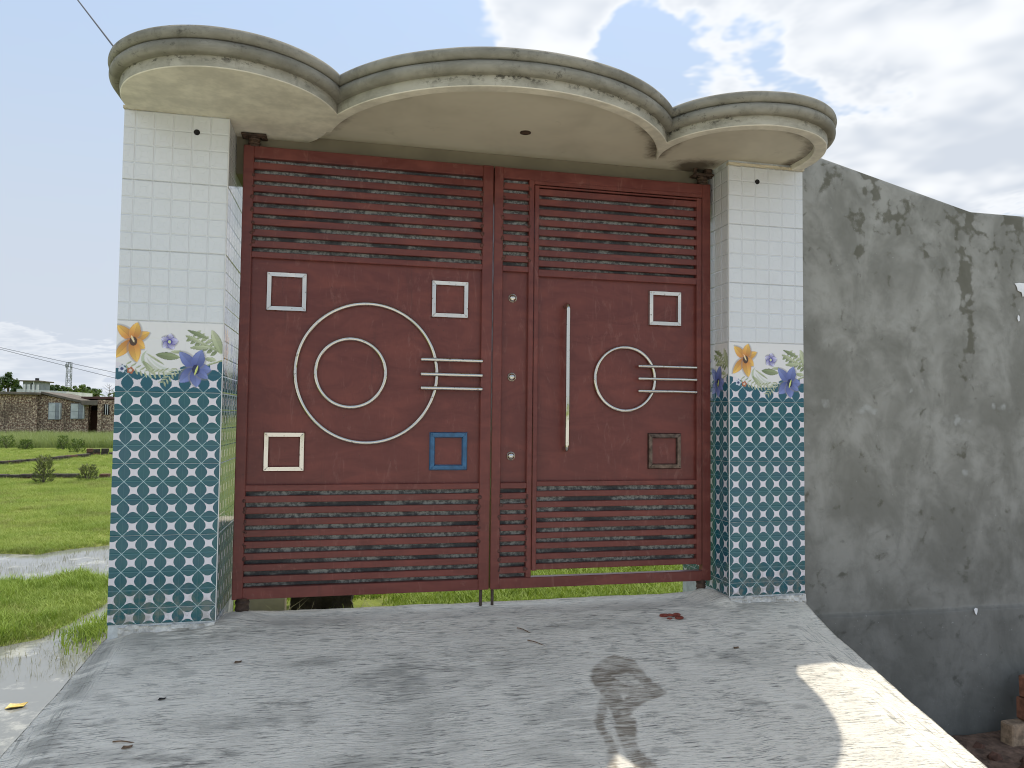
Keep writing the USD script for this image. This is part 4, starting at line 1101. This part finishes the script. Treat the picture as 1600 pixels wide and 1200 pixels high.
longer = [tuft(14, .11, .06, .007, .9, k + 5) for k in range(3)]
x, y = wedge(34000, 1.2, 19, 1, power=1.25); z = land(x, y); dry = (z > Z_WATER + .004) & (fbm2(x, y, 1.3, 4, 33) + .35 * np.random.default_rng(4).uniform(size=len(x)) > .50)
scatter("field_grass", "short bright grass of the waterlogged field beside the gate", "grass", short, "grass", np.stack([x, y, z - .004], 1)[dry], .6, 1.5, 2)
x, y = wedge(9000, 8, 34, 3, power=1.4); z = land(x, y); cl = fbm2(x, y, .8, 3, 55) - .25 * sstep(16, 9, y)
scatter("far_field_grass", "grass of the field in front of the brick building", "grass", longer, "grass", np.stack([x, y, z - .005], 1)[cl > .3], .6, 1.3, 4)
x, y = wedge(1500, 2.0, 8.2, 5, power=1.4); z = land(x, y); wet = (z < Z_WATER + .02) & (fbm2(x, y, 1.3, 3, 91) > .40) & (y > 2.1)
scatter("water_weeds", "sparse thin weeds standing in the shallow puddles", "weeds", [tuft(5, .09, .06, .003, 1.2, k + 20, 3) for k in range(3)], "straw", np.stack([x, y, np.full_like(x, Z_WATER - .01)], 1)[wet], .5, 1.4, 6)
x, y = wedge(1500, 2.4, 6.0, 7); z = land(x, y); k_ = z > Z_WATER + .008
scatter("bank_grass", "taller leafy grass on the bank between the two puddles", "grass", longer, "grass_bright", np.stack([x, y, z - .005], 1)[k_ & (fbm2(x, y, 1.2, 3, 3) > .5)], .7, 1.6, 8)
x, y = wedge(5200, 35, 47.5, 9); k_ = fbm2(x, y, .35, 3, 8) > .33
scatter("tall_grass", "tall reedy grass growing along the foot of the brick building", "grass", [tuft(16, .62, .18, .022, .5, k + 40) for k in range(3)], "reed", np.stack([x, y, np.full_like(x, Z_FIELD - .02)], 1)[k_], .5, 1.25, 10)
r_ = np.random.default_rng(12); x, y = r_.uniform(.3, 3.3, 9000), r_.uniform(.30, 4.6, 9000) ; z = land(x, y)
k_ = ~((x > .42) & (x < 1.22) & (y > .58) & (y < .98))
scatter("yard_grass", "sunlit green grass of the yard seen under the gate", "grass", short, "grass_bright", np.stack([x, y, z - .004], 1)[k_], .8, 1.7, 13)
c_ = atz(148, 985, Z_FIELD); fp = c_ + np.c_[np.random.default_rng(3).normal(0, [.07, .22], (46, 2)), np.zeros(46)]
scatter("pillar_foot_grass", "grass tuft between the puddle and the field side pillar", "grass", longer, "grass_bright", fp, .9, 1.7, 15)
edge_pts = np.array([(.74, .30, 0), (.78, .33, 0), (.9, .32, 0), (1.05, .36, 0), (.70, .36, 0), (1.12, .3, 0)], float); edge_pts[:, 2] = -.14
scatter("edge_weeds", "small weeds at the slab edge under the gate", "weeds", longer, "straw", edge_pts, .9, 1.4, 14)

def shrub(px, py, w, h, label, seed, m="shrub", n=420):
    b = atz(px, py, Z_FIELD); r = np.random.default_rng(seed); mb = MB()
    t = thing("field_shrub", label, "shrub", (b[0], b[1], Z_FIELD))
    st_ = MB()
    for k in range(9):
        a = r.uniform(0, 6.28); st_.tube([(0, 0, -.03), (w * .2 * math.cos(a), w * .2 * math.sin(a), h * .5), (w * .42 * math.cos(a), w * .42 * math.sin(a), h * r.uniform(.7, 1))], [.010, .007, .003], 5)
    obj("stems", st_.get(), MT["bark"], t)
    for k in range(n):
        z_ = h * r.uniform(.08, 1.05); rr = w * .5 * math.sqrt(r.uniform()) * (1 - .35 * z_ / h); a = r.uniform(0, 6.28)
        c = np.array([rr * math.cos(a), rr * math.sin(a), z_]); d = np.array([math.cos(a), math.sin(a), r.uniform(.3, 1.6)]); d /= np.linalg.norm(d)
        s_ = np.cross(d, r.normal(size=3)); s_ /= np.linalg.norm(s_); L = r.uniform(.05, .11); wd_ = .018
        mb.raw([c - s_ * wd_, c + s_ * wd_, c + d * L], [[0, 1, 2]])
    obj("leaves", mb.get(), MT[m], t)
shrub(68, 756, .44, .62, "taller bushy shrub growing at the near old brick footing", 1)
shrub(137, 752, .46, .38, "low spreading shrub at the near old brick footing", 2, n=300)
shrub(10, 701, .75, .55, "dark weed clump on the field at the picture's left edge", 3, "foliage_light")
shrub(40, 703, .60, .42, "small weed clump second from the left in front of the tall grass", 4, "foliage_light")
shrub(98, 704, .55, .60, "upright weed clump in the field under the far shuttered window", 5, "foliage_light")
shrub(121, 708, .62, .55, "rounded weed clump where the far old footing ends", 6, "foliage_light")

# old brick footings in the field
def footing(path, label, w=.22, h=.17):
    t = thing("old_footing", label, "footing", (0, 0, 0)); r = np.random.default_rng(len(label))
    path = [np.array(p) for p in path]; mb = MB(); cap = 0
    for p0, p1 in zip(path[:-1], path[1:]):
        L = np.linalg.norm(p1 - p0); d = (p1 - p0) / L; nrm = np.array([-d[1], d[0]]); s_ = 0
        while s_ < L:
            l = r.uniform(.22, .3)
            for lay in range(2):
                hh = h / 2
                if lay == 1 and r.uniform() < .22: continue
                v, f = bevel_box((0, -w / 2, lay * hh), (l - .014, w / 2, (lay + 1) * hh - .01), .008)
                v = v + [s_, 0, 0] + r.normal(0, .006, 3)
                W = np.c_[p0[0] + v[:, 0] * d[0] + v[:, 1] * nrm[0], p0[1] + v[:, 0] * d[1] + v[:, 1] * nrm[1], Z_FIELD - .02 + v[:, 2]]
                if cap < 290:
                    obj("brick", (W, f), MT["old_wall"] if r.uniform() < .75 else MT["brick_dark"], t); cap += 1
                else:
                    mb.raw(W, f)
            s_ += l
    if mb.v: tag(obj("brick_course", mb.get(), MT["old_wall"], t), kind="stuff")
gp = lambda x_, y_: tuple(atz(x_, y_, Z_FIELD)[:2])
footing([gp(-45, 750), gp(215, 748)], "near dark old brick footing running across the field")
footing([gp(-30, 729), gp(0, 727), gp(85, 720), gp(135, 714)], "farther old brick footing curving across the field", h=.16)
footing([gp(135, 712), gp(200, 711)], "short raised end of the old footing under the shutters", w=.3, h=.30)

# ------------------------------------------------------------------ far brick building
YB = 48.0
bp = lambda x_, y_, Y_=YB: aty(x_, y_, Y_)[[0, 2]]
bd = thing("brick_building", "long low unplastered brick building across the field with steel shutters", "building", (0, 0, 0))
def wall_block(x0, x1, zt0, zt1, y0, depth=5.0):
    V_ = np.array([[x0, y0, -1], [x1, y0, -1], [x1, y0, zt1], [x0, y0, zt0], [x0, y0 + depth, -1], [x1, y0 + depth, -1], [x1, y0 + depth, zt1], [x0, y0 + depth, zt0]])
    return V_, tri(np.array([[0, 1, 2, 3], [5, 4, 7, 6], [4, 0, 3, 7], [1, 5, 6, 2], [3, 2, 6, 7]]))
xA, xB, xC, xD, xE = bp(-90, 613)[0], bp(57, 613)[0], bp(130, 625)[0], bp(152, 625)[0], bp(260, 625)[0]
zA, zB0, zB1, zC = bp(57, 617)[1], bp(57, 615)[1], bp(130, 631)[1], bp(170, 625)[1]
obj("wall", wall_block(xA, xB, zA, zA, YB), MT["house_brick"], bd)
obj("wall", wall_block(xB, xC, zB0, zB1, YB + .35), MT["house_brick"], bd)
obj("wall", wall_block(xD, xE, zC, zC, YB + .1), MT["house_brick"], bd)
obj("recess_wall", wall_block(xC, xD, zB1 - .1, zB1 - .1, YB + 1.6), MT["brick_dark"], bd)
obj("roof_edge", MB().box((xA, YB - .25, zA + .003), (xB + .2, YB + 5, zA + .16), .02).get(), MT["roof_concrete"], bd)
v, f = wall_block(xB + .2, xC + .1, zB0 + .14, zB1 + .16, YB + .15); v[v[:, 2] < -.5, 2] = 0
v[[0, 4], 2] = zB0 + .003; v[[1, 5], 2] = zB1 + .003
obj("roof_edge", (v, f), MT["roof_concrete"], bd)
z2 = bp(140, 618.5)[1]
obj("rear_roof", MB().box((bp(104, 618)[0], YB + 2.6, z2 - .16), (xE, YB + 6, z2), .02).get(), MT["roof_brown"], bd)
obj("porch_slab", MB().box((xC - .05, YB - .2, bp(140, 633)[1]), (xD + .05, YB + 1.5, bp(140, 625.5)[1]), .02).get(), MT["roof_concrete"], bd)
obj("porch_opening", MB().box((xC + .05, YB + 1.55, bp(140, 641)[1]), (xD - .05, YB + 1.59, bp(140, 634)[1])).get(), MT["black"], bd)
for (a, b, c, d) in ((74, 630, 92, 655), (109, 631, 129, 654)):
    (x0, z1), (x1, z0) = bp(a, b), bp(c, d)
    fr = obj("window", MB().box((x0 - .04, YB + .30, z0 - .04), (x1 + .1, YB + .345, z1 + .04)).get(), MT["shutter_dark"], bd)
    xm = x0 + (x1 - x0) * .55
    for (p, q_, m) in ((x0, xm - .01, "shutter"), (xm + .01, x1, "shutter_dark")):
        for (za, zb) in ((z0, (z0 + z1) / 2 - .01), ((z0 + z1) / 2 + .01, z1)):
            obj("shutter_panel", MB().box((p, YB + .26, za), (q_, YB + .299, zb), .005).get(), MT[m], fr)
    obj("open_leaf", MB().box((x1 + .02, YB - .05, z0), (x1 + .06, YB + .30, z1), .004).get(), MT["shutter"], fr)
for px in (4, 55, 95, 133, 156):
    x0 = bp(px, 640)[0]; z1 = bp(px, 628)[1]
    y0 = YB + (.05 if px in (4, 55, 156) else .30)
    obj("brick_pier", MB().box((x0 - .12, y0 - .08, -1), (x0 + .12, y0 - .002, min(z1, 1.6)), .01).get(), MT["house_brick"], bd)
(x0, z1), (x1, z0) = bp(162, 632), bp(170, 648)
wn = obj("window", MB().box((x0, YB + .06, z0), (x1, YB + .099, z1)).get(), MT["black"], bd)
for dx in (.35, .72):
    obj("window_bar", MB().box((x0 + (x1 - x0) * dx - .02, YB + .03, z0), (x0 + (x1 - x0) * dx + .02, YB + .06, z1)).get(), MT["whitewash"], wn)

# buildings, tower and trees beyond
pb = thing("parapet_building", "long whitewashed parapet showing above the brick building's roof", "building", (0, 0, 0))
(x0, z1), (x1, z0) = bp(26, 607.5, 60), bp(104, 612, 60)
V_, F_ = wall_block(x0, x1, z1, z0 + .02, 60, 6); obj("parapet_wall", (V_, F_), MT["whitewash"], pb)
for k in range(4):
    xx = x0 + (x1 - x0) * (.15 + .09 * k); obj("parapet_post", MB().box((xx - .07, 59.9, z1 - .3), (xx + .07, 59.99, z1 + .35)).get(), MT["whitewash"], pb)
rh = thing("rooftop_house", "small grey house with overhanging flat roof and black water tank far behind", "house", (0, 0, 0))
P2 = lambda x_, y_: aty(x_, y_, 110)[[0, 2]]
(x0, z1), (x1, z0) = P2(36, 596), P2(60, 608)
obj("wall", MB().box((x0, 110, -1), (x1, 114, z1)).get(), MT["grey_paint"], rh)
obj("roof_slab", MB().box((x0 - .3, 109.4, z1 + .005), (x1 + .35, 114.5, z1 + .16), .02).get(), MT["roof_concrete"], rh)
obj("doorway", MB().box((P2(49.5, 600)[0], 109.9, z0 - 1), (P2(53, 600)[0], 109.99, z1 - .25)).get(), MT["black"], rh)
obj("corner_post", MB().box((P2(54, 600)[0], 109.5, z0 - 2), (P2(55.4, 600)[0], 109.62, z1)).get(), MT["whitewash"], rh)
tk = trimesh.creation.cylinder(.24, .36, sections=16); tk.apply_translation([P2(53.5, 590)[0], 111, z1 + .16 + .19]); obj("water_tank", tk, MT["tank"], rh)

def tree(px, pw, pytop, Y_, label, name, m, seed, n=520, leaf_s=.42, cat="tree", flat=.8, at=None):
    b = aty(px, pytop, Y_); W = pw / F_PX * (Y_ - CAM[1]) * 1.05; H = b[2] - Z_FIELD; r = np.random.default_rng(seed)
    if at: b = np.array([at[0], Y_, at[1] + Z_FIELD]); W, H = at[2], at[1]
    t = thing(name, label, cat, (b[0], Y_, Z_FIELD))
    tr = MB(); hb = max(H - W * flat, H * .35)
    tr.tube([(0, 0, -.2), (.05 * W, 0, hb * .6), (0, 0, H * .85)], [.05 * W + .08, .035 * W + .05, .03], 8)
    lumps = []
    for k in range(9):
        a = r.uniform(0, 6.28); rad = W * .5 * r.uniform(.15, .75); zc_ = hb + (H - hb) * r.uniform(.05, .72)
        c = np.array([rad * math.cos(a), rad * math.sin(a) * .8, zc_]); R_ = W * r.uniform(.14, .27); lumps.append((c, R_))
        tr.tube([(0, 0, hb * .55), tuple(c * [.5, .5, .8]), tuple(c)], [.02 * W + .03, .014 * W + .02, .01], 5)
    lumps.append((np.array([0, 0, H - W * .16]), W * .16))
    obj("trunk", tr.get(), MT["bark"], t)
    mb = MB(); each = n // len(lumps)
    for c, R_ in lumps:
        for _ in range(each):
            d = r.normal(size=3); d /= np.linalg.norm(d); p = c + d * R_ * r.uniform(.45, 1.08) * [1, 1, .8]
            a_ = np.cross(d, r.normal(size=3)); a_ /= np.linalg.norm(a_) + 1e-9; b_ = np.cross(a_, d + r.normal(0, .5, 3)); b_ /= np.linalg.norm(b_) + 1e-9
            s_ = leaf_s * r.uniform(.5, 1.1)
            mb.raw([p - a_ * s_ * .5, p + b_ * s_ * .35, p + a_ * s_ * .5, p - b_ * s_ * .35], [[0, 1, 2], [0, 2, 3]])
    obj("crown", mb.get(), MT[m], t)
tree(14, 30, 580, 150, "tallest dark tree with open crown at the far left", "broadleaf_tree", "foliage", 1, 900, .55)
tree(-4, 26, 598, 140, "dark tree cut by the picture's left edge", "broadleaf_tree", "foliage", 2, 500, .6)
tree(-30, 40, 590, 150, "broad dark tree just outside the far left", "broadleaf_tree", "foliage", 13, 500, .6)
tree(27, 18, 598, 135, "low dark tree beside the small grey house", "broadleaf_tree", "foliage", 3, 400, .5)
tree(66, 12, 601, 160, "small rounded dark tree right of the small grey house", "broadleaf_tree", "foliage", 4, 360, .6)
tree(82, 26, 600, 170, "broad dark treetop above the whitewashed parapet", "broadleaf_tree", "foliage", 5, 600, .6)
tree(98, 16, 602, 120, "lighter bush by the foot of the lattice mast", "broadleaf_tree", "foliage_light", 6, 400, .45)
tree(117, 18, 602, 110, "pale green tree just right of the lattice mast", "broadleaf_tree", "foliage_light", 7, 460, .42)
tree(129, 26, 600, 125, "widest light green tree over the brown roof", "broadleaf_tree", "foliage_light", 8, 700, .5)
tree(147, 20, 606, 115, "low green tree over the porch slab", "broadleaf_tree", "foliage_light", 9, 420, .42)
tree(190, 30, 606, 130, "green tree hidden behind the tiled pillar", "broadleaf_tree", "foliage_light", 15, 420, .5)
tree(48, 30, 601, 165, "dark tree line right behind the small grey house", "broadleaf_tree", "foliage", 21, 500, .6)
tree(74, 18, 599, 150, "dark bushy tree rising over the middle of the whitewashed parapet", "broadleaf_tree", "foliage", 22, 460, .55)
tree(90, 20, 600, 155, "dark tree over the right half of the whitewashed parapet", "broadleaf_tree", "foliage", 23, 460, .55)
tree(138, 22, 603, 140, "dark green tree behind the widest light green tree", "broadleaf_tree", "foliage", 24, 480, .5)
for k, (tx, ty, th_, tw) in enumerate(((9, 46, 5.2, 6.5), (13.5, 52, 6.4, 7), (5.5, 55, 5.6, 6), (18, 50, 5.5, 7))):
    lab = ["spreading tree beyond the yard, nearest behind the gate's middle", "tallest tree beyond the yard behind the right gate leaf", "tree beyond the yard behind the left gate leaf", "tree beyond the yard behind the grey wall"][k]
    tree(0, 0, 0, ty, lab, "broadleaf_tree", "foliage", 60 + k, 700, .8, at=(tx, th_, tw))
# a small palm
pm = aty(153, 611, 90); t = thing("palm_tree", "small palm with drooping fronds above the brown roof", "palm", (pm[0], 90, Z_FIELD)); Hp = pm[2] - Z_FIELD
obj("trunk", MB().tube([(0, 0, -.2), (.1, 0, Hp * .5), (0, 0, Hp - .4)], [.16, .13, .11], 8).get(), MT["bark"], t)
fm = MB()
for k in range(13):
    a = k * 2.4; e = .35 + .5 * ((k * 7) % 5) / 5
    for s_ in np.linspace(.12, 1, 12):
        L = .95; c = np.array([math.cos(a) * L * s_, math.sin(a) * L * s_, Hp - .4 + e * s_ * 1.0 - .75 * s_ * s_]); sd = np.array([-math.sin(a), math.cos(a), -.5]) * .26 * (1.1 - s_)
        d = np.array([math.cos(a), math.sin(a), 0]) * .05
        fm.raw([c - d, c + d, c + sd + d], [[0, 1, 2]]); fm.raw([c - d, c + d, c - sd * [1, 1, -1] + d], [[0, 1, 2]])
obj("fronds", fm.get(), MT["foliage_light"], t)
# bare tree
bt = aty(171, 600, 80); t = thing("bare_tree", "leafless pale tree beside the tiled pillar", "tree", (bt[0], 80, Z_FIELD)); Hb = bt[2] - Z_FIELD
r_ = np.random.default_rng(5); bm = MB()
bm.tube([(0, 0, -.2), (.05, 0, Hb * .5), (0, 0, Hb)], [.07, .05, .012], 6)
bs = MB()
for k in range(16):
    z_ = Hb * r_.uniform(.6, .95); a = r_.uniform(0, 6.28); L = r_.uniform(.3, .75)
    bs.tube([(0, 0, z_), (L * .6 * math.cos(a), L * .6 * math.sin(a), z_ + L * .3), (L * math.cos(a + .3), L * math.sin(a + .3), z_ + L * .75)], [.02, .014, .006], 5)
obj("trunk", bm.get(), MT["bark"], t); obj("branches", bs.get(), MT["bark"], t)

# lattice mast
YT = 220.0; (xa, zt), (xb, _) = aty(105, 566, YT)[[0, 2]], aty(112, 566, YT)[[0, 2]]; wT = (xb - xa) * .5; xcT = (xa + xb) / 2
t = thing("lattice_mast", "grey lattice telecom mast rising behind the trees", "mast", (xcT, YT, Z_FIELD)); Ht = zt - Z_FIELD
for sx in (-1, 1):
    for sy in (-1, 1):
        obj("leg", MB().tube([(sx * wT * 1.15, sy * wT * 1.15, -.3), (sx * wT * .9, sy * wT * .9, Ht)], .085, 6).get(), MT["tower_steel"], t)
br_ = MB(); nb = 12
for k in range(nb):
    z0, z1 = Ht * k / nb, Ht * (k + 1) / nb
    for sx, sy, ex, ey in ((-1, -1, 1, -1), (1, -1, 1, 1), (1, 1, -1, 1), (-1, 1, -1, -1)):
        a, b = (z0, z1) if k % 2 else (z1, z0)
        br_.tube([(sx * wT, sy * wT, a), (ex * wT, ey * wT, b)], .055, 5); br_.tube([(sx * wT, sy * wT, z1), (ex * wT, ey * wT, z1)], .05, 5)
obj("bracing", br_.get(), MT["tower_steel"], t)
for (dx, dz) in ((-.75, -.5), (.75, -.5), (.8, -3.2), (0, -.4)):
    obj("antenna", MB().box((dx * wT * 1.4 - .16, -wT - .3, Ht + dz - 1.0), (dx * wT * 1.4 + .16, -wT - .1, Ht + dz), .03).get(), MT["tower_steel"], t)

# overhead lines
def wire(p0, p1, sag, r, label, name="power_line"):
    p0, p1 = np.array(p0), np.array(p1); tt = np.linspace(0, 1, 24)
    P_ = p0 + (p1 - p0) * tt[:, None]; P_[:, 2] -= sag * 4 * tt * (1 - tt)
    tag(obj(name, MB().tube(P_, r, 6).get(), MT["cable"], smooth=True), label, "cable")
def extend(a, b, k0, k1):
    a, b = np.array(a), np.array(b); return a + (b - a) * k0, a + (b - a) * k1
A, B = extend(aty(0, 541, 66), aty(178, 579, 62), -.6, 2.2); wire(A, B, .15, .018, "upper thin power line across the hazy sky at the left")
A, B = extend(aty(0, 544, 66), aty(178, 588, 62), -.6, 2.2); wire(A, B, .12, .018, "lower thin power line across the hazy sky at the left")
wire((0.07, .30, 2.30), aty(60, -80, 5.5), .0, .0055, "dark service cable running up from the canopy's left end", "service_cable")
